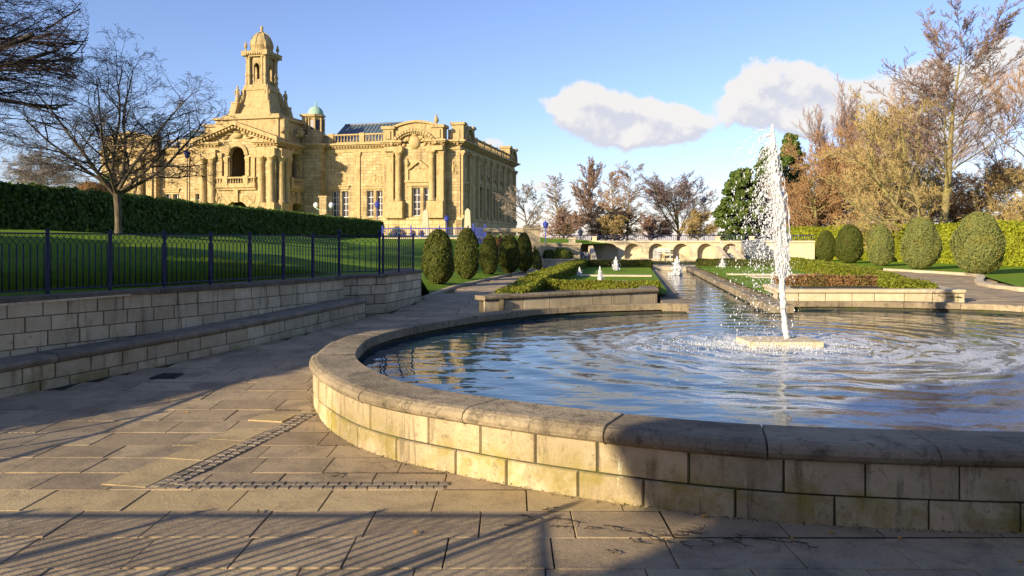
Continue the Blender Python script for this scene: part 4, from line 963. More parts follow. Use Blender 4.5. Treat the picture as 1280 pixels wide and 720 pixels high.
# raking gable: two sloped slabs with modillions, and the tympanum between
ap = 16.75; ev = 14.5; hw = (EX1 - EX0) / 2 + .55
for s_ in (-1, 1):
    vs = [T(EC + s_ * hw, d, ev - .05) for d in (-1.0, 1.2)] + [T(EC, d, ap - .05) for d in (-1.0, 1.2)]
    vs += [(a, b, c + .5) for a, b, c in vs]
    tr_.add(vs, [(0, 1, 3, 2), (4, 6, 7, 5), (0, 4, 5, 1), (2, 3, 7, 6), (0, 2, 6, 4), (1, 5, 7, 3)])
    vs = [T(EC + s_ * (hw - .5), d, ev - .3) for d in (-.55, 1.2)] + [T(EC, d, ap - .4) for d in (-.55, 1.2)]
    vs += [(a, b, c + .35) for a, b, c in vs]
    tr_.add(vs, [(0, 1, 3, 2), (4, 6, 7, 5), (0, 4, 5, 1), (2, 3, 7, 6), (0, 2, 6, 4), (1, 5, 7, 3)])
    for k in range(14):
        q = (k + .5) / 14; u_ = EC + s_ * hw * (1 - q); z_ = ev + (ap - ev) * q - .3; tb(tr_, T, u_ - .12, u_ + .12, -.85, 0, z_ - .12, z_ + .14)
bh(tr_, 'trim', 'trim')
ty = HB(); vs = [T(EX0 + .1, .05, 14.7), T(EX1 - .1, .05, 14.7), T(EC, .05, ap), T(EX0 + .1, 1.2, 14.7), T(EX1 - .1, 1.2, 14.7), T(EC, 1.2, ap)]; ty.add(vs, [(0, 1, 2), (4, 3, 5)]); 
tb(ty, T, EX0 + 2.7, EX1 - 2.7, .03, .5, 13.9, 14.9); bh(ty, 'gable', 'ashlar')
ba = HB(); balustrade(ba, T, EX0 + 2.9, EX1 - 2.9, 8.95, 10.0, -.42, .28, .36, piers=(EC - 1.5, EC + 1.5)); bh(ba, 'balcony', 'trim'); ba = HB(); balustrade(ba, Tr, EY + 2.9, -.2, 8.95, 10.0, -.42, .28, .36, piers=(-4.6, -1.7)); bh(ba, 'balcony', 'trim')
for ar in ((T, EC, 15.4, 4.2, 1.2, 2, -.3), (Tr, -5.6, 16.3, 2.5, 1.6, 3, -.3), (Tr, -1.8, 16.3, 2.5, 1.6, 4, -.3), (T, EC - 3.0, 7.2, 1.2, 1.6, 3), (T, EC + 3.0, 7.2, 1.2, 1.6, 3)): cv = HB(); relief(cv, *ar); bh(cv, 'carving', 'carving')
# attic storey behind the gable and the corner piers
at_ = HB(); at_.b(EX0 + 1.7, EX1 - .5, EY + 1.2, 3.0, 14.9, 17.7); at_.b(EX0 + 1.4, EX1 - .2, EY + .9, 3.3, 17.7, 18.0); at_.b(EX0 + 2.2, EX1 - .9, EY + 2.0, 3.2, 18.0, 18.45)
at_.b(EX0 - .1, EX0 + 1.5, EY + 1.5, EY + 3.1, 14.9, 16.9); at_.b(EX0 - .35, EX0 + 1.75, EY + 1.25, EY + 3.35, 16.9, 17.25); at_.b(EX1 - .9, EX1 + .25, EY + 1.4, EY + 2.6, 14.9, 17.7)
at_.b(EX1 - .6, EX1 + .1, -.4, .6, 17.0, 18.9); at_.b(EX1 - .8, EX1 + .3, -.6, .8, 18.9, 19.2); bh(at_, 'attic', 'attic')
# tower
TX, TY = EC, -2.0
def ringsq(mb, zs, smooth=False):
    """stacked square sections [(half, z)]"""
    vs = []
    for h_, z_ in zs: vs += [(TX + a * h_, TY + b * h_, z_ - BZ) for a, b in ((-1, -1), (1, -1), (1, 1), (-1, 1))]
    fs = [(3, 2, 1, 0)]; n = len(zs)
    for k in range(n - 1):
        for i in range(4): fs.append((4 * k + i, 4 * k + (i + 1) % 4, 4 * k + 4 + (i + 1) % 4, 4 * k + 4 + i))
    fs.append(tuple(range(4 * n - 4, 4 * n))); mb.add(vs, fs)
tw = HB(); ringsq(tw, [(3.7, 17.0), (3.7, 18.4), (3.9, 18.45), (3.9, 18.75), (3.0, 18.8), (2.75, 19.4), (2.45, 20.4), (2.3, 21.6), (2.3, 22.1), (2.5, 22.15), (2.5, 22.45), (2.35, 22.5), (2.35, 22.9)])
tower = bh(tw, 'tower', 'attic'); 
for a, b in ((-1, -1), (1, -1), (1, 1), (-1, 1)):
    st_ = HB(); cx, cy = TX + a * 3.15, TY + b * 3.15; statue(st_, cx, cy, 20.4, 1.12); st_.build('statue', M['attic'], tower)
    st_ = HB(); st_.b(cx - .6, cx + .6, cy - .6, cy + .6, 18.7, 20.2); st_.b(cx - .7, cx + .7, cy - .7, cy + .7, 20.2, 20.4)
    # sweeping scroll that leans on the tower
    for k in range(6):
        q = k / 5; h_ = 3.15 - .75 * q; st_.b(TX + a * h_ - .3, TX + a * h_ + .3, TY + b * h_ - .3, TY + b * h_ + .3, 19.5 + .5 * k * .5, 20.2 + (q ** 2) * 2.0)
    st_.build('corner_scroll', M['attic'], tower)
bf = HB()
for (Tt) in (lambda u_, d, z_: (TX + u_, TY - 1.75 + d, z_ - BZ), lambda u_, d, z_: (TX + 1.75 - d, TY + u_, z_ - BZ), lambda u_, d, z_: (TX + u_, TY + 1.75 - d, z_ - BZ), lambda u_, d, z_: (TX - 1.75 + d, TY + u_, z_ - BZ)):
    arcw(bf, Tt, -1.75, 1.75, 22.9, 26.9, [(0, 1.15, 23.1, 25.9, True)], .35)
    arch_ring(bf, Tt, 0, 25.33, .58, .22, -.1, .1, 9)
    tb(bf, Tt, -.55, .55, .1, .2, 23.1, 23.7)
bf.build('belfry', M['ashlar'], tower)
bc = HB()
for a, b in ((-1, -1), (1, -1), (1, 1), (-1, 1)):
    for (p_, q_) in ((2.05, 1.35), (1.35, 2.05), (1.95, 1.95)):
        bc.lathe((TX + a * p_, TY + b * q_, 22.9 - BZ), [(.3, 0), (.3, .2), (.24, .3), (.34, .6), (.34, .8), (.24, .85), (.24, 1.2), (.34, 1.3), (.34, 1.55), (.22, 1.65), (.2, 3.4), (.3, 3.7), (.3, 3.85)], 8)
    bc.b(TX + a * 1.65 - .45, TX + a * 1.65 + .45, TY + b * 1.65 - .45, TY + b * 1.65 + .45, 22.7, 26.7)
ringsq(bc, [(2.3, 26.75), (2.3, 27.05), (2.65, 27.15), (2.75, 27.45), (2.3, 27.55)])
for a, b in ((-1, -1), (1, -1), (1, 1), (-1, 1)): bc.b(TX + a * 2.2 - .5, TX + a * 2.2 + .5, TY + b * 2.2 - .5, TY + b * 2.2 + .5, 26.85, 27.5); urn(bc, TX + a * 2.1, TY + b * 2.1, 27.5, 1.1)
for a in range(4):
    for k in range(11):
        q = -2.4 + 4.8 * k / 10; X_, Y_ = [(q, -2.5), (2.5, q), (q, 2.5), (-2.5, q)][a]; bc.b(TX + X_ - .12, TX + X_ + .12, TY + Y_ - .12, TY + Y_ + .12, 26.95, 27.15)
bc.build('belfry_order', M['attic'], tower)
dm = HB(); dm.lathe((TX, TY, 27.5 - BZ), [(1.85, 0), (1.85, .8), (1.95, .85), (1.9, 1.0), (1.75, 1.6), (1.4, 2.2), (.9, 2.6), (.35, 2.8), (.3, 2.9), (.4, 2.98), (.18, 3.05), (.16, 3.2), (.28, 3.4), (.24, 3.6), (.08, 3.8)], 20)
for k in range(8):
    a = math.pi / 4 * k; dm.tube([(TX + r__ * math.cos(a), TY + r__ * math.sin(a), z_ - BZ) for r__, z_ in ((1.93, 28.5), (1.78, 29.1), (1.42, 29.7), (.92, 30.1), (.36, 30.32))], .09, 5)
dm.build('dome', M['attic'], tower)

for o_ in [tower] + list(tower.children):          # the tower stands slimmer than its base
    n_ = len(o_.data.vertices); co_ = np.empty(n_ * 3, np.float32); o_.data.vertices.foreach_get('co', co_); co_ = co_.reshape(-1, 3)
    k_ = np.interp(co_[:, 2] + BZ, [17.5, 18.8, 21], [1.0, .82, .72]); co_[:, 0] = TX + (co_[:, 0] - TX) * k_; co_[:, 1] = TY + (co_[:, 1] - TY) * k_
    if o_.name.startswith('dome'): co_[:, 0] = TX + (co_[:, 0] - TX) * 1.12; co_[:, 1] = TY + (co_[:, 1] - TY) * 1.12
    o_.data.vertices.foreach_set('co', co_.ravel()); o_.data.update()
# ================================================================ terrace before the hall
def stone_thing(name, label, cat, loc, fn, m='terrace_stone', group=None):
    mb = MB(); fn(mb); o = mb.build(name, m); o.location = loc; return tag(o, label, cat, group)
x0, x1 = pd(478, 0, 42.5)[0], pd(606, 0, 42.5)[0]
root = thing('terrace_wall', 'low pale terrace wall carrying a blue railing in front of the hall', 'wall', (x0, 42.5, 1.4))
mb = MB(); mb.obox(((x0 + x1) / 2, 42.5), (1, 0), x1 - x0, .4, .4, 1.75); mb.obox(((x0 + x1) / 2, 42.5), (1, 0), x1 - x0 + .1, .5, 1.75, 1.83, .02); mb.build('masonry', 'pale_stone', root, (x0, 42.5, 1.4))
mb = MB()
for q in np.arange(x0 + .06, x1, .13): mb.box(q - .012, q + .012, 42.48, 42.52, 1.83, 2.38)
mb.box(x0, x1, 42.47, 42.53, 2.32, 2.37); mb.box(x0, x1, 42.48, 42.52, 1.9, 1.93)
for q in np.arange(x0, x1, 1.6): mb.box(q - .035, q + .035, 42.46, 42.54, 1.83, 2.5)
mb.build('railing', 'bright_blue', root, (x0, 42.5, 1.4))
# planting pots along the terrace
def pot(i, xx):
    r_ = thing('planted_urn', 'dark urn with dried planting behind the terrace railing', 'urn', (*pd(xx, 0, 44)[:2], 1.75), 0, 'dark planted urns along the terrace')
    mb = MB(); mb.lathe((0, 0, 0), [(.13, 0), (.05, .08), (.16, .25), (.2, .34), (.17, .34)], 10); mb.build('bowl', 'iron', r_)
    g = np.random.default_rng(i); d_ = g.normal(0, 1, (160, 3)); d_ /= np.linalg.norm(d_, axis=1)[:, None]; P_ = d_ * g.uniform(.05, .17, (160, 1)); P_[:, 2] = abs(P_[:, 2]) + .36
    Vl, Fl, tl = leaves(P_, d_, .05, seed=i); link('foliage', fast_mesh('foliage', Vl, Fl, M['rusty'], tl), r_)
for i, xx in enumerate((493, 504, 516, 527)): pot(i, xx)
# gate
gx_ = pd(599, 0, 42)[0]
root = thing('iron_gate', 'bright blue iron gate at the end of the terrace railing', 'gate', (gx_, 42, 1.45)); of = (gx_, 42, 1.45)
for s_ in (-1, 1):
    mb = MB(); mb.box(gx_ + s_ * .32 - .05, gx_ + s_ * .32 + .05, 41.95, 42.05, 1.45, 2.5); mb.lathe((gx_ + s_ * .32, 42, 2.5), [(.05, 0), (.06, .05), (.01, .11)], 8); mb.build('post', 'bright_blue', root, of)
mb = MB()
for q in np.arange(-.26, .28, .065): mb.box(gx_ + q - .012, gx_ + q + .012, 41.985, 42.015, 1.5, 2.36)
for z_ in (1.55, 1.95, 2.33): mb.box(gx_ - .27, gx_ + .27, 41.98, 42.02, z_ - .025, z_ + .025)
mb.build('gate_leaf', 'bright_blue', root, of)
# obelisk piers
for (xx, top, lab) in ((532, 262, 'tapering sandstone obelisk in front of the pavilion windows'), (584.5, 260.5, 'tapering sandstone obelisk beside the blue gate at the hall corner')):
    X_, Y_, zt = pd(xx, top, 45); z0_ = 1.5
    def fn(mb, H=zt - z0_):
        for (a, b, w_) in ((0, .35, .30), (.35, .45, .34)): mb.box(-w_, w_, -w_, w_, a, b)
        vs = [(x_ * w_, y_ * w_, z_) for w_, z_ in ((.22, .45), (.15, H - .15), (.02, H)) for x_, y_ in ((-1, -1), (1, -1), (1, 1), (-1, 1))]
        mb.add(vs, [(4 * k + i, 4 * k + (i + 1) % 4, 4 * k + 4 + (i + 1) % 4, 4 * k + 4 + i) for k in range(2) for i in range(4)] + [(8, 9, 10, 11)])
    stone_thing('obelisk', lab, 'obelisk', (X_, Y_, z0_), fn, 'pale_stone')
# stone balustrade with its big end pier
Xa, Xb = pd(607, 0, 34)[0], pd(655, 0, 33)[0]
root = thing('stone_balustrade', 'weathered stone balustrade above a terrace wall, ending in a tall square pier', 'balustrade', (Xb, 33, .44)); of = (Xb, 33, .44)
mb = MB(); mb.obox(((Xa + Xb) / 2, 33.9), (Xb - Xa, -.2), Xb - Xa + .2, .5, .3, 1.25); mb.build('base_wall', 'terrace_stone', root, of)
mb = MB(); mb.obox(((Xa + Xb) / 2, 33.9), (Xb - Xa, -.2), Xb - Xa + .2, .5, 2.02, 2.2, .03); mb.obox(((Xa + Xb) / 2, 33.9), (Xb - Xa, -.2), Xb - Xa + .2, .44, 1.25, 1.33); mb.build('handrail', 'terrace_stone', root, of)
for k in range(6):
    q = (k + .6) / 6.3; mb = MB(); c = (Xa + (Xb - Xa) * q, 34.0 - .2 * q)
    mb.lathe((*c, 1.33), [(.08, 0), (.085, .06), (.12, .2), (.11, .3), (.06, .45), (.055, .55), (.09, .64), (.09, .69)], 10); mb.build('baluster', 'pale_stone', root, of)
cx = pd(665, 0, 33)[0]; mb = MB(); mb.box(cx - .35, cx + .35, 32.7, 33.4, .3, 2.12); mb.box(cx - .40, cx + .40, 32.65, 33.45, 2.12, 2.24); mb.box(cx - .36, cx + .36, 32.69, 33.41, 2.24, 2.3); mb.box(cx - .4, cx + .4, 32.65, 33.45, .3, .55); mb.build('end_pier', 'terrace_stone', root, of)
# stepped planter and shrub to the right of the pier
X0, Y0, _ = pd(680, 0, 33.5); X1 = pd(713, 0, 33.5)[0]
def fn(mb): mb.box(0, X1 - X0, 0, 1.2, 0, .33); mb.box(-.04, X1 - X0 + .04, -.05, 1.25, .33, .40)
stone_thing('stone_planter', 'pale stone planter box holding yellow-green shrubs beside the cascade', 'planter', (X0, Y0, .44), fn, 'pale_stone')
def fn(mb): mb.box(0, 2.0, 0, .3, 0, 1.0); mb.box(-.05, 2.05, -.05, .35, 1.0, 1.1)
stone_thing('garden_wall', 'low sandstone wall above the planter box with a dark flat coping', 'wall', (pd(673, 0, 36)[0], 36, .44), fn, 'terrace_stone')
# ---- arcade
A0 = np.array([pd(718, 0, 49)[0], 48.6]); Adir = Vv; AL = 14.6
root = thing('garden_arcade', 'long low honey stone retaining wall of round blind arches across the end of the garden', 'arcade', (*A0, .44)); of = (*A0, .44)
TA = lambda u_, d, z_: (*(A0 + Adir * u_ + U * d), z_)
def atA(xx): k = (xx - 640) / F; return (k * A0[1] - A0[0]) / (Adir[0] - k * Adir[1])
arches = [(atA(762), atA(784) - atA(751)), (atA(791), 1.02), (atA(822), 1.02), (atA(852), 1.02), (atA(882), 1.02), (atA(914), 1.02)]
arches = [(atA(c), 1.0) for c in (762.5, 790.8, 821, 851.5, 882, 913)]
top = 1.66; mb = MB()
arcw(mb, TA, 0, AL, .3, top - .12, [(c, w_, .46, 1.48, True) for c, w_ in arches] + [(atA(730), .9, .3, 1.28, True)], .42, 12)
mb.build('arch_wall', 'arcade_stone', root, of)
mb = MB(); vs = [TA(a, .425, b) for a, b in ((0, .3), (AL, .3), (AL, top - .12), (0, top - .12))]; mb.add(vs, [(0, 1, 2, 3)]); mb.build('niche_wall', 'arcade_stone', root, of)
mb = MB()
tb(mb, TA, -.1, AL, -.10, .5, top - .12, top); tb(mb, TA, 0, AL, -.05, .1, .44, .52)
for c, w_ in arches: arch_ring(mb, TA, c, 1.48 - w_ / 2, w_ / 2, .13, -.04, .05, 11)
mb.build('coping', 'pale_stone', root, of)
mb = MB()
for c in [atA(x_) for x_ in (743, 897, 940)]: tb(mb, TA, c - .14, c + .14, 0, .3, top, top + .22); tb(mb, TA, c - .18, c + .18, -.04, .34, top + .22, top + .28)
mb.build('parapet_pier', 'pale_stone', root, of)
mb = MB()
for q in np.arange(-1.5, AL, .12): tb(mb, TA, q - .011, q + .011, .1, .13, top, top + .34)
tb(mb, TA, -1.5, AL, .09, .14, top + .31, top + .35)
mb.build('railing', 'blue', root, of)
c = atA(821); mb = MB(); tb(mb, TA, c - .24, c + .24, .30, .36, .50, 1.16); mb.build('door', 'steel', root, of)
# cascades at both ends, in side bays
def cascade(label, xl, xr, top_, bot, Y_, sl):
    a, b = pd(xl, 0, Y_)[0], pd(xr, 0, Y_)[0]; r_ = thing('cascade', label, 'cascade', ((a + b) / 2, Y_, .44)); o_ = ((a + b) / 2, Y_, .44)
    mb = MB(); n = 5
    for k in range(n): mb.box(a, b, Y_ + k * .3, Y_ + (k + 1) * .3, .3, .48 + k * (top_ - .55) / n)
    mb.build('water_step', 'cascade', r_, o_)
    for s_, e in ((-1, a), (1, b)):
        mb = MB(); H = top_ + .25; vs = [(e - .14, Y_ - .5, .3), (e + .14, Y_ - .5, .3), (e + .14, Y_ + 1.8, .3), (e - .14, Y_ + 1.8, .3), (e - .14, Y_ - .5, .62), (e + .14, Y_ - .5, .62), (e + .14, Y_ + 1.8, H), (e - .14, Y_ + 1.8, H)]
        mb.add(vs, [(3, 2, 1, 0), (4, 5, 6, 7), (0, 1, 5, 4), (2, 3, 7, 6), (0, 4, 7, 3), (1, 2, 6, 5)]); mb.build('side_ramp', 'pale_stone', r_, o_)
cascade('dark water cascade tumbling down steps beside the tall pillar at the arcade end', 721, 742, 1.15, 0, 44.5, 0)
cascade('water cascade between sloped stone ramps under the sixth arch near the jet', 907, 926, 1.1, 0, 44, 0)
X_, Y_, zt = pd(715, 297, 44)
def fn(mb): mb.box(-.18, .18, -.18, .18, 0, zt - .54); mb.box(-.22, .22, -.22, .22, zt - .54, zt - .44)
stone_thing('stone_pillar', 'tall plain stone pillar at the end of the arcade beside the dark cascade', 'pillar', (X_, Y_, .44), fn, 'pale_stone')
def fn(mb): mb.box(-.9, .9, 0, .25, 0, .62); mb.box(-1.0, 1.0, -.05, .3, .62, .7); 
X_, Y_, _ = pd(946, 0, 45)
def fn(mb):
    for k in range(6): mb.box(-.65, .65, k * .12, (k + 1) * .12, 0, .9 + k * .07)
stone_thing('cascade', 'dark rippling upper cascade glimpsed through the spray of the main jet', 'cascade', (pd(944, 0, 46)[0], 46, .44), fn, 'cascade')
# bench before the arches
r_ = thing('park_bench', 'slim grey park bench standing in front of the middle arches', 'bench', (*TA(atA(829), -.55, 0)[:2], .46), -.157)
mb = MB()
for k in range(3): mb.box(-.42, .42, -.2 + k * .14, -.1 + k * .14, .38, .41)
mb.build('seat', 'steel', r_)
mb = MB()
for k in range(2): mb.box(-.42, .42, .21, .24, .5 + .13 * k, .59 + .13 * k)
mb.build('backrest', 'steel', r_)
for s_ in (-1, 1):
    for yy, h_ in ((-.18, .38), (.22, .72)): mb = MB(); mb.box(s_ * .4 - .02, s_ * .4 + .02, yy - .02, yy + .02, 0, h_); mb.build('leg', 'steel', r_)

# ================================================================ lamps
def lamp(label, xx, top, Y_, base, col='bright_blue', head=.2):
    X_, _, zt = pd(xx, top, Y_); H = zt - base; r_ = thing('lamp_post', label, 'lamp post', (X_, Y_, base)); s_ = head
    mb = MB(); mb.lathe((0, 0, 0), [(.16 * s_ * 5, 0), (.16 * s_ * 5, .1), (.09 * s_ * 5, .3), (.05 * s_ * 5, .6), (.035 * s_ * 5, .7), (.03 * s_ * 5, H - s_ * 3)], 8); mb.build('post', col, r_)
    mb = MB(); mb.lathe((0, 0, H - s_ * 3), [(s_ * .4, 0), (s_ * .85, s_ * .9), (s_ * .9, s_ * 1.3)], 8, False); mb.build('lantern', 'white_glass' if col == 'x' else col, r_)
    mb = MB(); mb.lathe((0, 0, H - s_ * 1.7), [(s_ * 1.15, 0), (s_ * 1.05, s_ * .3), (s_ * .5, s_ * .9), (s_ * .15, s_ * 1.1), (s_ * .15, s_ * 1.5), (s_ * .03, s_ * 1.7)], 8); mb.build('lantern_cap', col, r_)
lamp('dark blue lamp post with a lantern standing before the left wing behind the clipped hedge', 234, 186, 62, 1.8, 'blue', .26)
lamp('bright blue lantern lamp post before the wing windows at the hedge end', 471.5, 250, 62, 1.75, 'bright_blue', .23)
lamp('bright blue lamp post at the corner of the pavilion behind the yews', 558.3, 268.5, 50, 1.5, 'bright_blue', .17)
lamp('bright blue round-headed lamp post just beyond the big balustrade pier', 682, 274.5, 44, .6, 'bright_blue', .17)
lamp('small dark lamp post by the start of the arcade railing', 725.5, 285, 50, .5, 'lamp_black', .18)
lamp('tall slender lamp post rising behind the arcade in front of the far trees', 880, 244, 60, .5, 'lamp_black', .2)
X_, Y_, zt = pd(404.5, 246, 75)
r_ = thing('lamp_pier', 'stone gate pier with white globe lamps on brackets, left of the wing windows', 'lamp pier', (X_, Y_, 1.9))
mb = MB(); mb.box(-.34, .34, -.34, .34, 0, zt - 1.9 - .1); mb.box(-.42, .42, -.42, .42, zt - 2.0, zt - 1.8); mb.build('pier', 'ashlar', r_)
mb = MB(); mb.tube([(-.75, 0, 3.55 - .5), (-.5, 0, 2.85), (0, -.36, 2.9), (.5, 0, 2.85), (.75, 0, 3.05)], .05, 5); mb.build('bracket', 'verdigris', r_)
for s_ in (-1, 1): mb = MB(); mb.lathe((s_ * .75, 0, 3.0), [(.05, 0), (.2, .12), (.25, .3), (.2, .48), (.04, .58)], 12); mb.build('globe', 'white_glass', r_)
# ================================================================ hedges and topiary
def surf_box(c, ax, L, W, z0f, z1f, n, seed, rnd=.06):
    """points over the top and sides of a clipped hedge (c: start point)"""
    g = np.random.default_rng(seed); ax = np.array(ax, float); ax /= np.hypot(*ax); nn = np.array([-ax[1], ax[0]])
    H = np.mean([z1f(0) - z0f(0), z1f(L) - z0f(L)])
    A = np.array([L * W, L * H, L * H, W * H, W * H]); k = g.choice(5, n, p=A / A.sum()); a, b = g.uniform(0, 1, n), g.uniform(0, 1, n)
    s_ = np.where(k < 3, a * L, np.where(k == 3, 0, L)); t_ = np.where(k == 0, (b - .5) * W, np.where(k == 1, -W / 2, np.where(k == 2, W / 2, (a - .5) * W)))
    zz0, zz1 = np.vectorize(z0f)(s_), np.vectorize(z1f)(s_); z_ = np.where(k == 0, zz1, zz0 + (zz1 - zz0) * b)
    P = np.stack([c[0] + ax[0] * s_ + nn[0] * t_, c[1] + ax[1] * s_ + nn[1] * t_, z_], 1)
    N = np.zeros((n, 3)); N[k == 0, 2] = 1
    for kk, v_ in ((1, -nn), (2, nn), (3, -ax), (4, ax)): N[k == kk, :2] = v_
    bumps = .5 * np.sin(P[:, 0] * 5.1 + P[:, 2] * 6) + .5 * np.sin(P[:, 1] * 4.3 + 1.7 * P[:, 2] + P[:, 0] * 2)
    P += N * (bumps * rnd * .5 + g.normal(0, rnd * .5, n))[:, None]
    return P, N
def hedge(name, label, c, ax, L, W, z0f, z1f, n, size, m, seed=1, cat='hedge', rnd=.06, group=None, core='hedge_dark', twigs=False):
    f0 = z0f if callable(z0f) else (lambda s_: z0f); f1 = z1f if callable(z1f) else (lambda s_: z1f)
    root = thing(name, label, cat, (c[0], c[1], f0(0)), 0, group); of = np.array([c[0], c[1], f0(0)])
    P, N = surf_box(c, ax, L, W, f0, f1, n, seed, rnd); Vl, Fl, tl = leaves(P - of, N, size, .65, seed)
    link('foliage', fast_mesh('foliage', Vl, Fl, M[m], tl), root)
    mb = MB(); axn = np.array(ax, float) / np.hypot(*ax); nn = np.array([-axn[1], axn[0]]); K = 24; i_ = size * .6
    vs = []
    for k in range(K + 1):
        s_ = i_ + (L - 2 * i_) * k / K
        for (t_, top_) in ((-W / 2 + i_, 0), (-W / 2 + i_, 1), (W / 2 - i_, 1), (W / 2 - i_, 0)):
            p_ = np.array(c) + axn * s_ + nn * t_; vs.append((p_[0], p_[1], (f1(s_) - i_) if top_ else f0(s_) - .05))
    fs = [(4 * k + j, 4 * k + j + 1, 4 * k + j + 5, 4 * k + j + 4) for k in range(K) for j in range(3)] + [(0, 3, 2, 1), (4 * K, 4 * K + 1, 4 * K + 2, 4 * K + 3)]
    mb.add(vs, fs); mb.build('branch_core', core, root, tuple(of)); return root
def at2(x_, y_, h): return np.array(px(x_, y_, h))
# tall clipped hedge across the raised lawn
HT = 3.12
ha = np.array([-22.5, 11.0]); hb = np.array([pd(481, 0, 60)[0] - 1.2, 60]); 
ha = np.array([(-640 / F) * 21.5, 21.5]); d_ = (hb - ha) / np.hypot(*(hb - ha)); ha2 = ha - d_ * 9; LL = np.hypot(*(hb - ha2))
hz0 = lambda s_: 1.78
hedge('clipped_hedge', 'long dark clipped hedge crossing the raised lawn behind the bare tree', ha2, d_, LL, 2.2, hz0, lambda s_: HT + .015 * math.sin(s_ * 1.9), 120000, .085, 'hedge_dark', 3, rnd=.09)
# low box hedges of the near parterre
hedge('box_hedge', 'low golden-topped box hedge running away along the path side of the parterre', gp(-1.15, -3.0), U, 19.0, .50, .52, lambda s_: min(.70 + .03 * s_, .82) + .012 * math.sin(s_ * 3), 42000, .035, 'box', 5, rnd=.04)
hedge('box_hedge', 'low box hedge along the front of the parterre just behind the dark planter coping', gp(1.75, -2.7), Vv, 2.35, .34, .52, lambda s_: .755, 12000, .03, 'box', 6, rnd=.035)
hedge('box_hedge', 'low dark box hedge closing the far end of the near parterre before the arcade', gp(17.6, -2.7), Vv, 2.6, .6, .5, .80, 7000, .04, 'yew', 7, rnd=.04)
hedge('box_hedge', 'low dark box hedge at the far end across the channel before the arcade', gp(19.5, 1.9), Vv, 4.6, .6, .5, .82, 9000, .04, 'yew', 8, rnd=.04)
ra, rb = at2(1001, 326.5, .80), at2(1185, 354.5, .80); dv = (ra - rb) / np.hypot(*(ra - rb))
hedge('box_hedge', 'low yellow-green box hedge slanting away from the end of the pale planter wall', rb + dv * .45 - np.array([.35, 0]), dv, np.hypot(*(ra - rb)), .5, .54, lambda s_: min(.74 + .03 * s_, .90) + .012 * math.sin(s_ * 3), 42000, .038, 'box', 9, rnd=.04)
hedge('brown_hedge', 'low russet brown hedge row on top of the pale planter wall', at2(975, 351, .72) + (.0, .2), (1, .02), 2.9, .3, .54, .77, 12000, .035, 'brown_hedge', 10, rnd=.06, core='brown_hedge')
# tall golden hedge behind the right-hand topiary
ga, gb = pd(1020, 0, 58), pd(1420, 0, 26); gA = np.array(ga[:2]); gB = np.array(gb[:2]); dg = gB - gA
LG = np.hypot(*dg); zg = lambda s_: .5
gA = np.array(pd(985, 0, 55)[:2]); gB = np.array(pd(1290, 0, 34)[:2]); dg = (gB - gA); dgn = dg / np.hypot(*dg); LG = np.hypot(*dg) + 8
def ztop(s_):
    return np.interp(s_, [0, LG], [2.45, 2.35]) + .05 * math.sin(s_ * 1.1)
hedge('golden_hedge', 'tall clipped golden green hedge standing behind the row of grey-green topiary', gA, dgn, LG, 1.5, .45, ztop, 110000, .085, 'gold_hedge', 11, rnd=.12, core='box')
# topiary
def egg(name, label, xc, ybase, ytop, wpx, zb, m, seed, nleaf, size, group, squat=0.0, low=.42):
    Y = F * (EYE - zb) / (ybase - YH); X = (xc - 640) * Y / F; H = (ybase - ytop) * Y / F; Wd = wpx * Y / F / 2
    root = thing(name, label, 'topiary', (X, Y, zb), 0, group); g = np.random.default_rng(seed)
    n = nleaf; t_ = np.arccos(1 - 2 * g.uniform(0, 1, n)); a = g.uniform(0, 2 * np.pi, n)
    def shape(t_):      # t 0 top .. pi bottom
        zz = np.cos(t_); pr = np.abs(np.sin(t_)) ** (.85)
        z_ = (zz + 1) / 2 * H; r_ = Wd * pr * (1 - .32 * ((zz + 1) / 2 - (low)) * 1.0) / 1.03
        return z_, r_
    z_, r_ = shape(t_)
    ph = g.uniform(0, 6, 3); lump = 1 + .055 * np.sin(3 * a + ph[0] + 2 * t_) + .045 * np.sin(5 * t_ + ph[1] + 2 * a) + .03 * np.sin(9 * a + 7 * t_ + ph[2]) + g.normal(0, .022, n) + (g.random(n) < .03) * g.uniform(0, .12, n)
    r_ = r_ * lump; P = np.stack([r_ * np.cos(a), r_ * np.sin(a), z_ + .02], 1)
    N = np.stack([np.cos(a) * np.sin(t_), np.sin(a) * np.sin(t_), np.cos(t_) * Wd / H * 1.6], 1); N /= np.linalg.norm(N, axis=1)[:, None]
    Vl, Fl, tl = leaves(P, N, size, .6, seed, 2.0); link('foliage', fast_mesh('foliage', Vl, Fl, M[m], tl), root)
    mb = MB(); mb.lathe((0, 0, 0), [(max(float(shape(np.array([q]))[1][0]) - size * 1.1 - Wd * .10, .02), float(shape(np.array([q]))[0][0])) for q in np.linspace(math.pi - .12, .12, 16)], 20); mb.build('branch_core', 'hedge_dark' if m == 'yew' else 'juniper', root)
    mb = MB(); mb.lathe((0, 0, -.1), [(.09, 0), (.06, .3)], 8); mb.build('trunk', 'bark_dark', root)
GL = 'row of egg-shaped yews on the bank by the shaded path'
for i, (xc, yb, yt, wp, lab) in enumerate([(548, 356, 288, 39, 'broad egg-shaped yew nearest the railing end'), (583.5, 349, 286, 31, 'tall egg-shaped yew second from the railing end, half sunlit'),
        (611.5, 343.5, 294.5, 23, 'slimmest dark egg-shaped yew in the middle of the yew row'), (636.5, 341.5, 294, 26.5, 'egg-shaped yew with a diagonal shadow, fourth in the yew row'), (655, 339.5, 291.5, 20, 'egg-shaped yew tucked against the big balustrade pier')]):
    egg('clipped_yew', lab, xc, yb, yt, wp, .50, 'yew', 40 + i, 9000, .032, GL)
GR = 'row of egg-shaped conifers on the sunny lawn'
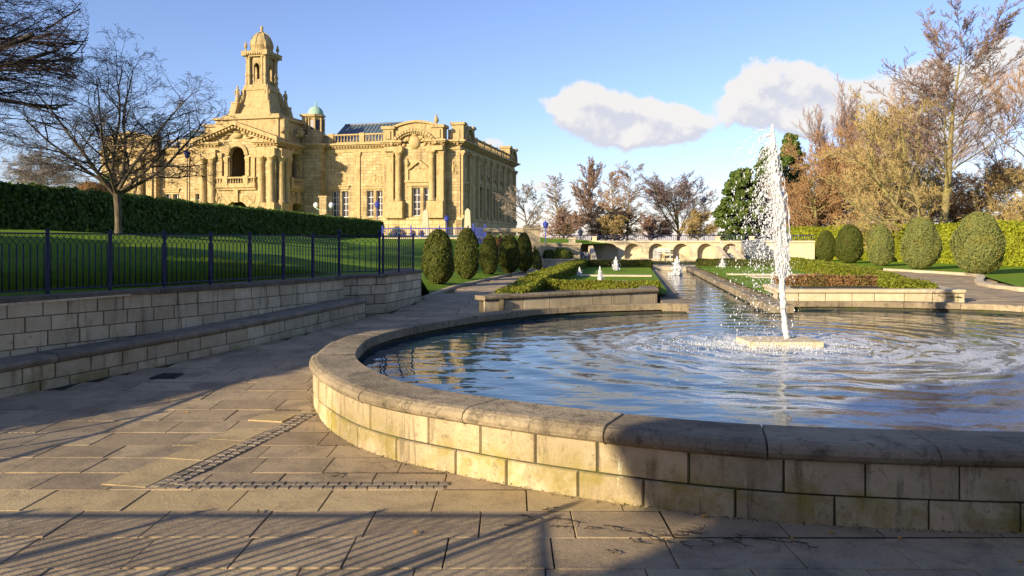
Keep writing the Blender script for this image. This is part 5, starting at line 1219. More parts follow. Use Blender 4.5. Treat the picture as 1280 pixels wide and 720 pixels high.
for i, (xc, yb, yt, wp, lab) in enumerate([(1032, 326.5, 288.5, 23, 'smallest darker clipped conifer nearest the jet'), (1061.5, 329, 281, 33, 'dark green clipped conifer, second from the jet'),
        (1100.5, 332.5, 282, 31, 'grey-green clipped conifer in the middle of the sunny row'), (1150.5, 336.5, 272, 44, 'large grey-green clipped conifer, second from the frame edge'), (1223.5, 342.5, 266, 57, 'biggest grey-green clipped conifer closest to the viewer')]):
    egg('clipped_conifer', lab, xc, yb, yt, wp, .50, 'juniper' if i > 1 else 'yew', 60 + i, 15000, .036, GR)
def bush(name, label, x_, y_, z_, rx, rz_, n, size, m, seed, cat='shrub'):
    root = thing(name, label, cat, (x_, y_, z_)); g = np.random.default_rng(seed); d_ = g.normal(0, 1, (n, 3)); d_ /= np.linalg.norm(d_, axis=1)[:, None]; d_[:, 2] = np.abs(d_[:, 2])
    lump = 1 + .18 * np.sin(5 * d_[:, 0] + seed) * np.sin(4 * d_[:, 1] + 2) + g.normal(0, .1, n)
    P = d_ * np.array([rx, rx, rz_]) * (lump * g.uniform(.75, 1, n))[:, None]; Vl, Fl, tl = leaves(P, d_, size, .9, seed); link('foliage', fast_mesh('foliage', Vl, Fl, M[m], tl), root)
    mb = MB()
    for k in range(7): a = k * .9; mb.tube([(0, 0, -.05), (rx * .5 * math.cos(a), rx * .5 * math.sin(a), rz_ * .7)], [.025, .008], 4)
    mb.build('stem', 'bark_dark', root)
def bpx(name, label, xc, ybot, ytop, wpx, Y, m, seed, n=2500, size=.07):
    X, _, zb = pd(xc, ybot, Y); bush(name, label, X, Y, zb, wpx / 2 * Y / F, (ybot - ytop) * Y / F, n, size, m, seed)
bpx('shrub', 'small deep green shrub at the foot of the balustrade pier', 670, 338, 313, 13, 32, 'yew', 3)
bpx('shrub', 'yellow-green shrub spilling over the stone planter box', 703, 322.5, 311, 25, 34, 'shrub', 4)
bpx('shrub', 'darker green shrub at the near end of the stone planter box', 686, 322.5, 313, 14, 34, 'yew', 5)
bpx('shrub', 'reddish leafless shrub glimpsed between the yews in front of the balusters', 622, 312, 298, 24, 33, 'rusty', 6)
bpx('shrub', 'bright lime green shrub just past the jet at the hedge end', 1010, 325, 305, 32, 48, 'shrub', 7, 3500)
bpx('shrub', 'dark green shrub at the end of the railing under the hall plinth', 496, 300, 286, 22, 45, 'hedge_dark', 8, 3500)
bpx('shrub', 'brown domed shrub showing over the clipped hedge behind the bare tree', 118, 246, 229, 60, 60, 'rusty', 9, 9000, .09)
bpx('shrub', 'dark evergreen bush peeping over the clipped hedge next to the brown dome', 135, 246, 219, 26, 66, 'evergreen', 10, 4000, .12)

# ================================================================ trees
def tree_segs(seed, lv, trunk_h, r0, L1, ratio, spread, wig, up, nseg=(8, 6, 5, 4), t0=.3, lean=(0, 0), leader=True, droop=0, fork=1, minr=.004):
    """lv: children per level. Returns list of branches (level, pts (k,3), radii (k))"""
    rg = random.Random(seed); out = []
    def br(p, d, L, r_, level):
        n = nseg[min(level, len(nseg) - 1)]; pts = [p.copy()]; rad = [r_]; dirs = [d.copy()]
        for i in range(n):
            w0 = wig * (.18 if level == 0 else 1); d = d + Vector((rg.gauss(0, w0), rg.gauss(0, w0), rg.gauss(0, wig) + (up if level else .02) - droop * (level > 1) * (i / n))); d.normalize()
            p = p + d * (L / n); pts.append(p.copy()); dirs.append(d.copy())
            rad.append(max(r_ * (1 - (.78 if level else .93) * (i + 1) / n) if level or leader else r_ * (1 - .35 * (i + 1) / n), minr))
        out.append((level, pts, rad))
        if level >= len(lv): return
        nc = lv[level]
        for k in range(nc):
            t_ = (t0 if level == 0 else .18) + (1 - (t0 if level == 0 else .18)) * ((k + rg.random()) / nc) ** (1.0 if level else .9); t_ = min(t_, .985)
            i = min(int(t_ * n), n - 1); f_ = t_ * n - i; q = pts[i].lerp(pts[i + 1], f_); dd_ = dirs[i]
            ax = dd_.cross(Vector((rg.gauss(0, 1), rg.gauss(0, 1), rg.gauss(0, 1)))).normalized(); ang = R(spread[min(level, len(spread) - 1)] * rg.uniform(.7, 1.25))
            nd = dd_ * math.cos(ang) + ax * math.sin(ang)
            Lc = (L1 if level == 0 else L * ratio) * rg.uniform(.7, 1.15) * (1 - .50 * t_ if level == 0 else 1 - .35 * t_)
            rc = max((rad[i] * (1 - f_) + rad[i + 1] * f_) * (.55 if level == 0 else .6) * rg.uniform(.7, 1), minr)
            br(q, nd, Lc, rc, level + 1)
    d0 = Vector((lean[0], lean[1], 1)).normalized(); br(Vector((0, 0, 0)), d0, trunk_h, r0, 0)
    return out
def tubes(brs, sides, fit=None):
    VV = []; FF = []; base = 0
    for level, pts, rad in brs:
        n = sides[min(level, len(sides) - 1)]; P = np.array([tuple(p_) for p_ in pts]); K = len(P)
        D = np.gradient(P, axis=0); D /= np.linalg.norm(D, axis=1)[:, None] + 1e-9
        ref = np.array([.31, .87, .2]) if abs(D[0, 2]) > .8 else np.array([.05, .1, 1.]); A = np.cross(D, ref); A /= np.linalg.norm(A, axis=1)[:, None] + 1e-9; B = np.cross(D, A)
        q = 2 * np.pi * np.arange(n) / n; r_ = np.array(rad)[:, None, None]
        ring = P[:, None, :] + (A[:, None, :] * np.cos(q)[None, :, None] + B[:, None, :] * np.sin(q)[None, :, None]) * r_
        VV.append(ring.reshape(-1, 3)); k = np.arange(K - 1)[:, None]; i = np.arange(n)[None, :]
        f_ = np.stack([k * n + i, k * n + (i + 1) % n, (k + 1) * n + (i + 1) % n, (k + 1) * n + i], -1).reshape(-1, 4) + base; FF.append(f_); base += K * n
    return np.concatenate(VV), np.concatenate(FF)
def scaled(brs, H, Wd):
    """scale a generated tree to the wanted height and crown width"""
    A = np.array([tuple(p_) for _, pts, _ in brs for p_ in pts]); zx = np.percentile(A[:, 2], 99.9); lo, hi = np.percentile(A[:, 0], 1.0), np.percentile(A[:, 0], 99.0); s_ = Wd / (hi - lo); sz = H / zx
    tx_, ty_ = A[np.argmax(A[:, 2]), 0], A[np.argmax(A[:, 2]), 1]
    for _, pts, _ in brs:
        for p_ in pts: f_ = max(p_.z, 0) / zx; p_.x -= tx_ * f_ * .8; p_.y -= ty_ * f_ * .8
    for _, pts, _ in brs:
        for p_ in pts: p_.x *= s_; p_.y *= s_; p_.z *= sz
    return brs
def bare_tree(name, label, brs, loc, m_trunk, m_twig, split=2, sides=(10, 6, 4, 3, 3), group=None, rz=0, extra=None):
    root = thing(name, label, 'tree', loc, rz, group)
    Vt, Ft = tubes([b for b in brs if b[0] == 0], sides); link('trunk', fast_mesh('trunk', Vt, Ft, M[m_trunk], smooth=True), root)
    lb = [b for b in brs if 0 < b[0] < split]
    if lb: Vt, Ft = tubes(lb, sides); link('limbs', fast_mesh('limbs', Vt, Ft, M[m_trunk], smooth=True), root)
    Vt, Ft = tubes([b for b in brs if b[0] >= split], sides); link('crown', fast_mesh('crown', Vt, Ft, M[m_twig], smooth=False), root)
    return root
# -- the small spreading tree on the raised lawn
Y = 19.5; X = (147.5 - 640) * Y / F; zb = lawn_z(X, Y) - .03
def lawn_tree():
    rg = random.Random(5); out = []
    def sub(p, d, L, r_, level, lv):
        n = (7, 6, 5, 4, 3)[level - 1]; pts = [p.copy()]; rad = [r_]; dirs = [d.copy()]
        for i in range(n):
            w_ = (.10, .17, .22, .26, .3)[level - 1]; d = (d + Vector((rg.gauss(0, w_), rg.gauss(0, w_), rg.gauss(0, w_) + (.02 if level < 3 else -.03)))).normalized(); p = p + d * (L / n); pts.append(p.copy()); dirs.append(d.copy()); rad.append(max(r_ * (1 - .72 * (i + 1) / n), .0032))
        out.append((level, pts, rad))
        if level > len(lv): return
        for k in range(lv[level - 1]):
            t_ = min(.15 + .85 * (k + rg.random()) / lv[level - 1], .99); i = min(int(t_ * n), n - 1); q = pts[i].lerp(pts[i + 1], t_ * n - i); ax = dirs[i].cross(Vector((rg.gauss(0, 1), rg.gauss(0, 1), rg.gauss(0, 1)))).normalized(); ang = R(rg.uniform(28, 62))
            sub(q, dirs[i] * math.cos(ang) + ax * math.sin(ang), L * rg.uniform(.36, .6) * (1.15 - .4 * t_), max(rad[i] * .62, .0032), level + 1, lv)
    out.append((0, [Vector(a) for a in ((0, 0, 0), (.01, 0, .4), (-.01, .01, .8), (-.02, 0, 1.1), (-.03, 0, 1.42))], [.105, .085, .08, .088, .10]))
    lead = [(-.80, .1, .75, 2.6), (-.55, -.4, 1.1, 3.0), (-.25, .3, 1.3, 3.3), (.05, -.25, 1.5, 3.5), (.28, .3, 1.3, 3.4), (.55, -.2, 1.0, 3.1), (.85, .25, .75, 2.8), (1.1, -.1, .42, 2.3), (-1.15, .2, .50, 2.3), (-.1, .8, .9, 2.6), (.2, -.9, .8, 2.6)]
    for (a, b, c, L) in lead: sub(Vector((-.03 + a * .06, b * .05, 1.30 + rg.uniform(-.12, .12))), Vector((a, b, c)).normalized(), L, .050 * rg.uniform(.75, 1.1), 1, (8, 6, 5, 4))
    return out
brs = lawn_tree()
A_ = np.array([tuple(p_) for _, pts, _ in brs for p_ in pts]); 
Ht = (298 - 34) * Y / F; sx = 285 * Y / F / (np.percentile(A_[:, 0], 99.5) - np.percentile(A_[:, 0], .5)); sz = (Ht - 1.35) / (A_[:, 2].max() - 1.35)
for l_, pts, _ in brs:
    for p_ in pts:
        if p_.z > 1.3 or l_: p_.x *= sx; p_.y *= sx; p_.z = 1.3 + (p_.z - 1.3) * sz
bare_tree('bare_tree', 'small bare spreading tree with a pale short trunk on the raised lawn', brs, (X, Y, zb), 'bark_grey', 'bark_dark', 2, (10, 7, 5, 3, 3, 3))
# -- the big tree out of frame whose drooping boughs hang into the corner
brs = scaled(tree_segs(31, (34, 15, 11, 8), 9, .34, 5.2, .48, (66, 48, 44), .11, .01, t0=.22, droop=.14, minr=.0055), 11.0, 15.0)
TXY = (-16.6, 16.5); b2 = []
for l_, pts, rad in brs:
    k = 0
    while k < len(pts) and (l_ == 0 or (pts[k].x + TXY[0]) * F / max(pts[k].y + TXY[1], 1) + 640 < 112 - 30 * max(0, (6 - pts[k].z) / 4)): k += 1
    if k >= 2: b2.append((l_, pts[:k], rad[:k]))
brs = b2
bare_tree('bare_tree', 'large dark bare tree whose twiggy boughs hang into the upper corner', brs, (*TXY, 1.8), 'bark_dark', 'twig_dark', 2, (10, 6, 4, 3, 3))
# archetypes for the background
def arch(seed, kind):
    if kind == 'oak': return tree_segs(seed, (13, 8, 7, 5), 6, .24, 5.2, .52, (48, 42, 42), .11, .05, t0=.18, minr=.012)
    if kind == 'slim': return tree_segs(seed, (38, 9, 6), 9, .16, 2.3, .46, (36, 34, 38), .07, .07, t0=.16, minr=.012, nseg=(12, 5, 4, 4))
    if kind == 'tall': return tree_segs(seed, (36, 12, 8, 5), 10, .19, 4.6, .42, (44, 36, 38), .08, .085, t0=.22, minr=.011, nseg=(12, 7, 5, 4))
    if kind == 'fan': return tree_segs(seed, (17, 11, 8, 5), 5, .25, 6.0, .48, (38, 32, 36), .08, .07, t0=.05, minr=.012)
    if kind == 'thick': return tree_segs(seed, (24, 12, 8, 5), 5, .2, 4.2, .52, (64, 46, 46), .14, .04, t0=.05, minr=.012)
def far_tree(name, label, kind, seed, xc, ytop, ybase, wpx, Y, m1, m2, group=None, thick=1.0):
    X, _, zb = pd(xc, ybase, Y); H = (ybase - ytop) * Y / F; brs = scaled(arch(seed, kind), H, wpx * Y / F)
    k_ = Y / 55 * thick
    brs = [(l_, pts, [max(r_ * (H / 10 if l_ == 0 else 1), (.0100 if Y < 59 else .0086) * k_) for r_ in rad]) for l_, pts, rad in brs]
    return bare_tree(name, label, brs, (X, Y, zb), m1, m2, 2, (8, 5, 3, 3, 3), group)
GF = 'bare trees beyond the arcade'
far_tree('bare_tree', 'grey-brown bare tree right beside the hall corner beyond the balustrade', 'oak', 51, 661, 226, 298, 58, 80, 'bark_grey', 'twig_grey', GF)
far_tree('bare_tree', 'slim russet larch-like tree in front of the pale cloud, left of the birch', 'slim', 52, 699, 216, 300, 34, 72, 'bark_olive', 'twig_red', GF)
far_tree('birch_tree', 'drooping reddish birch with the tallest ragged top beyond the arcade', 'tall', 53, 741, 197, 304, 44, 66, 'bark_dark', 'twig_red', GF)
far_tree('bare_tree', 'dark low spreading tree in front of the birch', 'thick', 54, 745, 255, 303, 60, 62, 'bark_dark', 'twig_dark', GF)
far_tree('bare_tree', 'russet upright tree between birch and tall pale-trunked tree', 'slim', 55, 768, 213, 304, 34, 64, 'bark_olive', 'twig_brown', GF)
far_tree('bare_tree', 'tall conical pale-trunked tree in the centre beyond the arcade', 'slim', 56, 784, 201, 304, 48, 62, 'bark_olive', 'twig_red', GF)
far_tree('bare_tree', 'wide fan-shaped bare tree standing alone beyond the arches', 'fan', 57, 848, 219, 302, 82, 68, 'bark_olive', 'twig_purple', GF)
far_tree('bare_tree', 'small golden twiggy tree under the fan-shaped tree', 'thick', 58, 872, 262, 301, 46, 62, 'bark_olive', 'twig_gold', GF)
far_tree('bare_tree', 'low rusty bush-like tree behind the planter box and blue lamp', 'thick', 59, 702, 262, 304, 52, 58, 'bark_olive', 'twig_red', GF)
far_tree('bare_tree', 'pinkish low tree left of the fan-shaped tree', 'thick', 60, 815, 268, 303, 44, 75, 'bark_grey', 'twig_red', GF)
far_tree('bare_tree', 'low golden-brown tree below the tall conical tree', 'thick', 61, 775, 268, 304, 50, 60, 'bark_olive', 'twig_gold', GF)
far_tree('bare_tree', 'faint bare tree over the clipped hedge far behind the raised lawn', 'thick', 62, 52, 186, 256, 112, 90, 'bark_grey', 'twig_grey', None)
# woodland on the right
GW = 'bare trees of the wood behind the golden hedge'
far_tree('bare_tree', 'tall purple-grey bare tree rising behind the brown thicket', 'fan', 70, 1046, 98, 300, 88, 70, 'bark_grey', 'twig_purple', GW)
far_tree('beech_tree', 'tall straight olive-trunked tree with a purplish windswept top, the highest in the wood', 'tall', 71, 1176, 8, 300, 150, 44, 'bark_olive', 'twig_purple', GW, .9)
far_tree('bare_tree', 'golden-brown twiggy tree directly behind the jet', 'thick', 72, 1020, 165, 312, 92, 58, 'bark_olive', 'twig_brown', GW, .85)
far_tree('bare_tree', 'dense brown rounded tree second behind the jet', 'thick', 73, 1070, 150, 312, 110, 55, 'bark_olive', 'twig_brown', GW, .85)
far_tree('bare_tree', 'olive-gold twiggy tree with many slanting limbs beside the tall trunk', 'thick', 74, 1122, 118, 312, 130, 50, 'bark_olive', 'twig_gold', GW, .85)
far_tree('bare_tree', 'rust-brown tree filling the gap under the tall windswept tree', 'thick', 75, 1232, 188, 310, 120, 54, 'bark_olive', 'twig_brown', GW, .85)
far_tree('bare_tree', 'broad golden-brown tree cut by the frame edge', 'oak', 76, 1285, 60, 305, 130, 50, 'bark_olive', 'twig_brown', GW)
far_tree('bare_tree', 'low tangled brown tree under the frame-edge tree', 'thick', 77, 1292, 200, 310, 110, 46, 'bark_olive', 'twig_gold', GW, .85)
far_tree('bare_tree', 'russet twiggy tree between the jet and the purple-grey tree', 'thick', 81, 1040, 178, 314, 100, 66, 'bark_olive', 'twig_brown', GW)
far_tree('bare_tree', 'tall russet tree behind the many-stemmed leaning tree', 'oak', 82, 1120, 105, 314, 120, 62, 'bark_olive', 'twig_brown', GW)
far_tree('bare_tree', 'low thicket tree behind the middle clipped conifers', 'thick', 78, 1098, 215, 314, 120, 60, 'bark_dark', 'twig_brown', GW, .85)
far_tree('bare_tree', 'low thicket tree behind the smallest conifer', 'thick', 79, 1010, 228, 314, 80, 64, 'bark_dark', 'twig_gold', GW, .85)
far_tree('bare_tree', 'low thicket tree behind the two biggest conifers', 'thick', 80, 1175, 215, 314, 120, 58, 'bark_dark', 'twig_brown', GW, .85)
# the leaning many-stemmed tree that spreads from behind the hedge
rg = random.Random(8); out = []
def limb(P, r0_, nchild, Lc, seed):
    pts = [Vector(p_) for p_ in catmull(P, n=5)]; n = len(pts); rad = [r0_ * (1 - .75 * i / (n - 1)) for i in range(n)]; out.append((0, pts, rad)); g_ = random.Random(seed)
    for k in range(nchild):
        i = int((.22 + .77 * (k + g_.random()) / nchild) * (n - 1)); i = min(i, n - 2); d_ = (pts[i + 1] - pts[i]).normalized(); ax = d_.cross(Vector((g_.gauss(0, 1), g_.gauss(0, 1), g_.gauss(0, 1)))).normalized(); a = R(g_.uniform(30, 60)); nd = d_ * math.cos(a) + ax * math.sin(a)
        for (l_, p2, r2) in tree_segs(seed * 50 + k, (7, 6, 4), Lc * g_.uniform(.6, 1.1), max(rad[i] * .5, .03), Lc * .5, .5, (42, 42, 42), .13, .03, t0=.2, minr=.011, nseg=(6, 5, 4, 3)):
            Rm = Vector((0, 0, 1)).rotation_difference(nd).to_matrix(); out.append((l_ + 1, [pts[i] + Rm @ q for q in p2], r2))
limb([(0, 0, 0), (-1.0, 0, .8), (-2.2, .2, 1.9), (-3.3, .3, 3.6), (-3.9, .2, 5.5)], .20, 14, 3.0, 2)
limb([(.1, 0, 0), (-.5, .2, 1.2), (-1.3, .1, 2.8), (-1.9, -.2, 4.6), (-2.1, -.2, 6.4)], .18, 14, 2.8, 3)
limb([(-.2, 0, 0), (-2, -.3, .5), (-4, -.5, 1.3), (-5.6, -.4, 2.6)], .14, 12, 2.4, 4)
X, _, zb = pd(1172, 300, 42); bare_tree('leaning_tree', 'olive-barked tree with several stems leaning away from the tall straight trunk', out, (X, 42, zb), 'bark_olive', 'twig_gold', 2, (7, 5, 3, 3, 3), GW)
# evergreens
def evergreen(name, label, xc, ytop, ybase, wpx, Y, seed, n, size=.16, m='evergreen', clumps=70, conic=.6, loc=None, dims=None, group=None):
    if loc is None:
        X, _, zb = pd(xc, ybase, Y); H = (ybase - ytop) * Y / F; Wd = wpx * Y / F
    else: (X, Y, zb), (H, Wd) = loc, dims
    g = np.random.default_rng(seed); root = thing(name, label, 'tree', (X, Y, zb), 0, group)
    t_ = g.uniform(.06, .98, clumps); prof = np.sin(np.pi * np.clip(t_ * .82 + .16, 0, 1)) ** conic; a = g.uniform(0, 2 * np.pi, clumps); rr_ = Wd / 2 * prof * np.sqrt(g.uniform(.15, 1, clumps))
    C_ = np.stack([rr_ * np.cos(a), rr_ * np.sin(a), t_ * H], 1); rad = Wd * g.uniform(.07, .15, clumps) * (1.2 - .5 * t_)
    k = g.integers(0, clumps, n); d_ = g.normal(0, 1, (n, 3)); d_ /= np.linalg.norm(d_, axis=1)[:, None]
    P = C_[k] + d_ * (rad[k] * g.uniform(.45, 1.12, n))[:, None] * np.array([1.15, 1.15, .8]); P[:, 2] = np.maximum(P[:, 2], .05)
    Vl, Fl, tl = leaves(P, d_, size, .8, seed, 1.8); link('crown', fast_mesh('crown', Vl, Fl, M[m], tl), root)
    mb = MB(); mb.tube([(0, 0, -.1), (.05, 0, H * .4), (0, .03, H * .9)], [Wd * .035 + .05, Wd * .025, .02], 8)
    for i in range(0, clumps, 3): c = C_[i]; mb.tube([(0, 0, c[2] * .75), tuple(c * np.array([.5, .5, 1]) * .95), tuple(c)], [.06, .04, .015], 4)
    mb.build('trunk', 'bark_dark', root); return root
evergreen('evergreen_tree', 'broad glossy green evergreen tree behind the arcade end, left of the jet', 927, 212, 304, 54, 60, 5, 30000, .15, clumps=110)
evergreen('evergreen_tree', 'narrow taller evergreen top rising directly behind the jet', 958, 184, 304, 40, 62, 6, 26000, .15, clumps=150, conic=.9)
evergreen('evergreen_tree', 'dark green conifer crown between the jet and the purple-grey tree', 988, 168, 304, 50, 66, 7, 28000, .15, clumps=150, conic=.9)
# evergreens outside the frame that shade the path, the lawn and the near wall
for i, (x_, y_, h_, w_) in enumerate([(-19.8, -5.0, 8.3, 5.2), (-18.9, -1.6, 8.3, 5.2), (-17.9, 2.4, 6.0, 4.6)]):
    evergreen('evergreen_tree', 'dense dark evergreen beside the raised lawn, outside the view', 0, 0, 0, 0, 0, 80 + i, 20000, .26, 'hedge_dark', 100, .25, (x_, y_, 1.0), (h_ - 1, w_), 'evergreens beside the raised lawn')
for i, (x_, y_, h_, w_) in enumerate([(-13.0, -11.75, 8.2, 4.7), (-10.6, -15.0, 8.3, 5.6), (-7.6, -17.6, 8.2, 5.6), (-4.4, -20.6, 8.2, 5.6), (-1, -24, 8.8, 6), (-11.9, -13.2, 7.9, 4.8), (-9.0, -16.2, 7.9, 5.0), (-6.0, -19.0, 7.9, 5.2), (0.5, -9.5, 11, 7.5), (7, -7.5, 12, 8), (13, -2, 12, 8), (-4, -14.5, 10, 6)]):  # tallest ones, listed last, added unseen to cut sky light on the wall
    evergreen('evergreen_tree', 'dense evergreen behind the viewer, unseen, shading the near wall and paving', 0, 0, 0, 0, 0, 90 + i, 26000, .26, 'hedge_dark', 120, .22, (x_, y_, 0.0), (h_, w_), 'evergreens behind the viewer')

# ================================================================ fountain
root = thing('fountain_plinth', 'flat square stone plinth at the foot of the main jet', 'plinth', (3.55, 9.36, .2))
xa, xb = px(937, 430, .34)[0], px(1029, 430, .34)[0]
mb = MB(); mb.box(xa - 3.55, xb - 3.55, -.02, .55, -.1, .165); mb.build('slab', 'pale_stone', root)
g = np.random.default_rng(12)
OCT = np.array([(1, 0, 0), (0, 1, 0), (-1, 0, 0), (0, -1, 0), (0, 0, 1), (0, 0, -1)], float); OF = np.array([(0, 1, 4), (1, 2, 4), (2, 3, 4), (3, 0, 4), (1, 0, 5), (2, 1, 5), (3, 2, 5), (0, 3, 5)])
def drops(C_, r_, stretch=None, seed=0):
    gg = np.random.default_rng(seed); n = len(C_); V_ = np.repeat(OCT[None], n, 0) * np.asarray(r_).reshape(n, 1, 1) * gg.uniform(.75, 1.25, (n, 6, 1))
    if stretch is not None: V_ = V_ + (V_ @ stretch[:, :, None]) * stretch[:, None, :] * 1.6
    V_ = (V_ + C_[:, None, :]).reshape(-1, 3); return V_, (OF[None] + 6 * np.arange(n)[:, None, None]).reshape(-1, 3)
def ico_blobs(C_, rx, seed):
    """subdivided blobs for the thick water of the jet"""
    gg = np.random.default_rng(seed); import itertools
    V0 = OCT.copy(); F0 = OF.copy()
    for _ in range(1):
        nv = list(map(tuple, V0)); cache = {}; nf = []
        def mid(a, b):
            k_ = tuple(sorted((a, b)))
            if k_ not in cache: m_ = (np.array(nv[a]) + np.array(nv[b])) / 2; m_ /= np.linalg.norm(m_); nv.append(tuple(m_)); cache[k_] = len(nv) - 1
            return cache[k_]
        for a, b, c in F0: ab, bc, ca = mid(a, b), mid(b, c), mid(c, a); nf += [(a, ab, ca), (ab, b, bc), (ca, bc, c), (ab, bc, ca)]
        V0, F0 = np.array(nv), np.array(nf)
    n, k_ = len(C_), len(V0); V_ = np.repeat(V0[None], n, 0) * rx[:, None, :] * gg.uniform(.7, 1.3, (n, k_, 1)); V_ = (V_ + C_[:, None, :]).reshape(-1, 3)
    return V_, (F0[None] + k_ * np.arange(n)[:, None, None]).reshape(-1, 3)
jet = thing('fountain_jet', 'tall white main jet of water blowing sideways into spray', 'fountain jet', (3.50, 9.68, .35))
def axis(t_): return np.stack([-.17 * t_ - .02 * np.sin(t_ * 9), np.zeros_like(t_), 2.72 * t_], 1)
n = 2400; t_ = g.uniform(0, 1, n) ** .95; sp = .008 + .024 * t_ + .030 * np.sin(np.pi * np.clip(t_, 0, 1)) ** 2 * (t_ > .3) * .7; sp = np.where(t_ > .85, sp * (1.02 - t_) / .17, sp)
wob = np.sin(t_ * 31) * .5 + np.sin(t_ * 67 + 1) * .5; C_ = axis(t_) + np.stack([(g.normal(0, .8, n) + wob * .9) * sp, g.normal(0, 1, n) * sp, np.zeros(n)], 1)
rr_ = .0045 + .0065 * g.random(n); V_, F_ = ico_blobs(C_, np.stack([rr_, rr_, rr_ * g.uniform(1.5, 5.5, n)], 1), 1)
# solid core so the stem reads as one stream
tt = np.linspace(0, .93, 60); ax_ = axis(tt); co = [(0, [Vector(p_) for p_ in ax_], list(.028 + .016 * np.abs(np.sin(tt * 23)) * tt + .01 * g.random(60) - .030 * np.clip((tt - .7) / .23, 0, 1)))]
Vc, Fc = tubes(co, (9,)); Vc = Vc + g.normal(0, .007, Vc.shape)
# thin streaks of rising and falling water that follow the stem
stk = []
for s_ in range(230):
    a0 = g.uniform(-.02, .93); Ls = g.uniform(.05, .28); k = max(5, int(Ls * 60)); tq = np.linspace(a0, min(a0 + Ls, 1.0), k); sp_ = .008 + .024 * tq + .028 * np.sin(np.pi * np.clip(tq, 0, 1)) ** 2 * (tq > .3); sp_ = np.where(tq > .85, sp_ * (1.02 - tq) / .17, sp_)
    ox, oy = g.normal(0, .9), g.normal(0, .9); A3 = axis(tq); A3[:, 0] += ox * sp_ + .006 * np.sin(tq * g.uniform(40, 90) + g.uniform(0, 6)); A3[:, 1] += oy * sp_; A3 += g.normal(0, .0016, A3.shape)
    rd = g.uniform(.0025, .0075) * np.sin(np.pi * np.linspace(.06, .94, k)) ** .6 * g.uniform(.55, 1.35, k); stk.append((0, [Vector(p_) for p_ in A3], list(rd)))
Vs, Fs = tubes(stk, (5,)); V_ = np.concatenate([V_, Vc]); Fc = Fc + (len(V_) - len(Vc)); Fc = np.concatenate([Fc, Fs + len(V_)]); V_ = np.concatenate([V_, Vs]); link('stem', fast_mesh('stem', V_, [F_, Fc], M['jet'], smooth=True), jet)
# falling strands: sheets that break from the column and drop to the left
n = 0; CS = []; RS = []
for s_ in range(110):
    tb_ = g.uniform(.45, 1.0); v0x = -abs(g.normal(.30, .26)) if g.random() < .78 else abs(g.normal(.05, .06)); v0y = g.normal(0, .12); fall = g.uniform(.2, .85); k = np.linspace(0, 1, 34); tm = k * fall
    st = axis(np.array([tb_]))[0]; Px = st[0] + v0x * tm * 1.5; Py = st[1] + v0y * tm; Pz = st[2] + .35 * tm - 2.6 * tm ** 2
    P_ = np.stack([Px, Py, Pz], 1) + g.normal(0, .010, (34, 3)); P_ = P_[(P_[:, 2] > .1) & (g.random(34) < .72 - .28 * k)]
    CS.append(P_); RS.append(g.uniform(.003, .009, len(P_)))
CS = np.concatenate(CS); RS = np.concatenate(RS); V_, F_ = ico_blobs(CS, np.stack([RS, RS, RS * g.uniform(1.2, 3, len(RS))], 1), 3)
link('falling_strand', fast_mesh('falling_strand', V_, F_, M['jet'], smooth=True), jet)
n = 7500; tb_ = g.beta(2.2, 1.3, n); tm = g.uniform(0, 1.0, n); vx = g.normal(-.22, .26, n); vy = g.normal(0, .22, n); st = axis(tb_)
P_ = np.stack([st[:, 0] + vx * tm * 1.35, st[:, 1] + vy * tm, st[:, 2] + .3 * tm - 2.9 * tm ** 2 * g.uniform(.6, 1.2, n)], 1); k = P_[:, 2] > -.04; P_ = P_[k]; r_ = g.exponential(.0016, len(P_)) + .0017
V_, F_ = drops(P_, np.minimum(r_, .007), None, 4); link('spray', fast_mesh('spray', V_, F_, M['jet']), jet)
# splash where the water lands
n = 9000; a = g.normal(0, 1, n); b = g.normal(0, 1, n); rip = 1 + .35 * np.sin(a * 5 + b * 3); P_ = np.stack([-.42 + a * .50 * rip, -.32 + b * .34 * rip, np.abs(g.exponential(.022, n)) * np.exp(-(a ** 2 + b ** 2) / 5) - .04], 1); V_, F_ = drops(P_, .0016 + .0065 * g.random(n) ** 4, None, 5)
link('splash', fast_mesh('splash', V_, F_, M['jet']), jet)
def small_jet(label, x_, y_, z_, H, wd, seed, group='small white jets in the channel and parterre'):
    gg = np.random.default_rng(seed); r0_ = thing('small_jet', label, 'fountain jet', (x_, y_, z_), 0, group); n = 420; t_ = gg.uniform(0, 1, n); sp = wd * (1.05 - t_) * .33 * (1 + .3 * np.sin(t_ * 20)); C_ = np.stack([gg.normal(0, 1, n) * sp, gg.normal(0, 1, n) * sp, t_ * H], 1)
    rr_ = wd * gg.uniform(.06, .15, n); V_, F_ = ico_blobs(C_, np.stack([rr_, rr_, rr_ * 1.8], 1), seed); link('stem', fast_mesh('stem', V_, F_, M['jet'], smooth=True), r0_)
    n = 160; C_ = np.stack([gg.normal(0, wd * .6, n), gg.normal(0, wd * .6, n), gg.uniform(0, H * .8, n)], 1); V_, F_ = drops(C_, wd * gg.uniform(.015, .05, n), None, seed); link('spray', fast_mesh('spray', V_, F_, M['jet']), r0_)
def sj(label, xx, yb, yt, zb, wpx, seed):
    x_, y_ = px(xx, yb, zb); small_jet(label, x_, y_, zb, (yb - yt) * y_ / F, wpx * y_ / F, seed)
sj('widest low bubbling jet in the middle of the water channel', 846.5, 344, 322, .30, 9, 1)
sj('low white jet on the parterre lawn close to the front box hedge', 750, 352.5, 334, .57, 5.5, 2)
sj('small jet on the pale slab at the hedge side of the near parterre', 724.5, 345, 334.5, .57, 4, 3)
sj('double white jet in the parterre before the first arches', 770, 337.5, 322, .57, 6, 4)
sj('small white jet on the far lawn below the cascade across the channel', 903, 334, 323, .57, 5, 5)
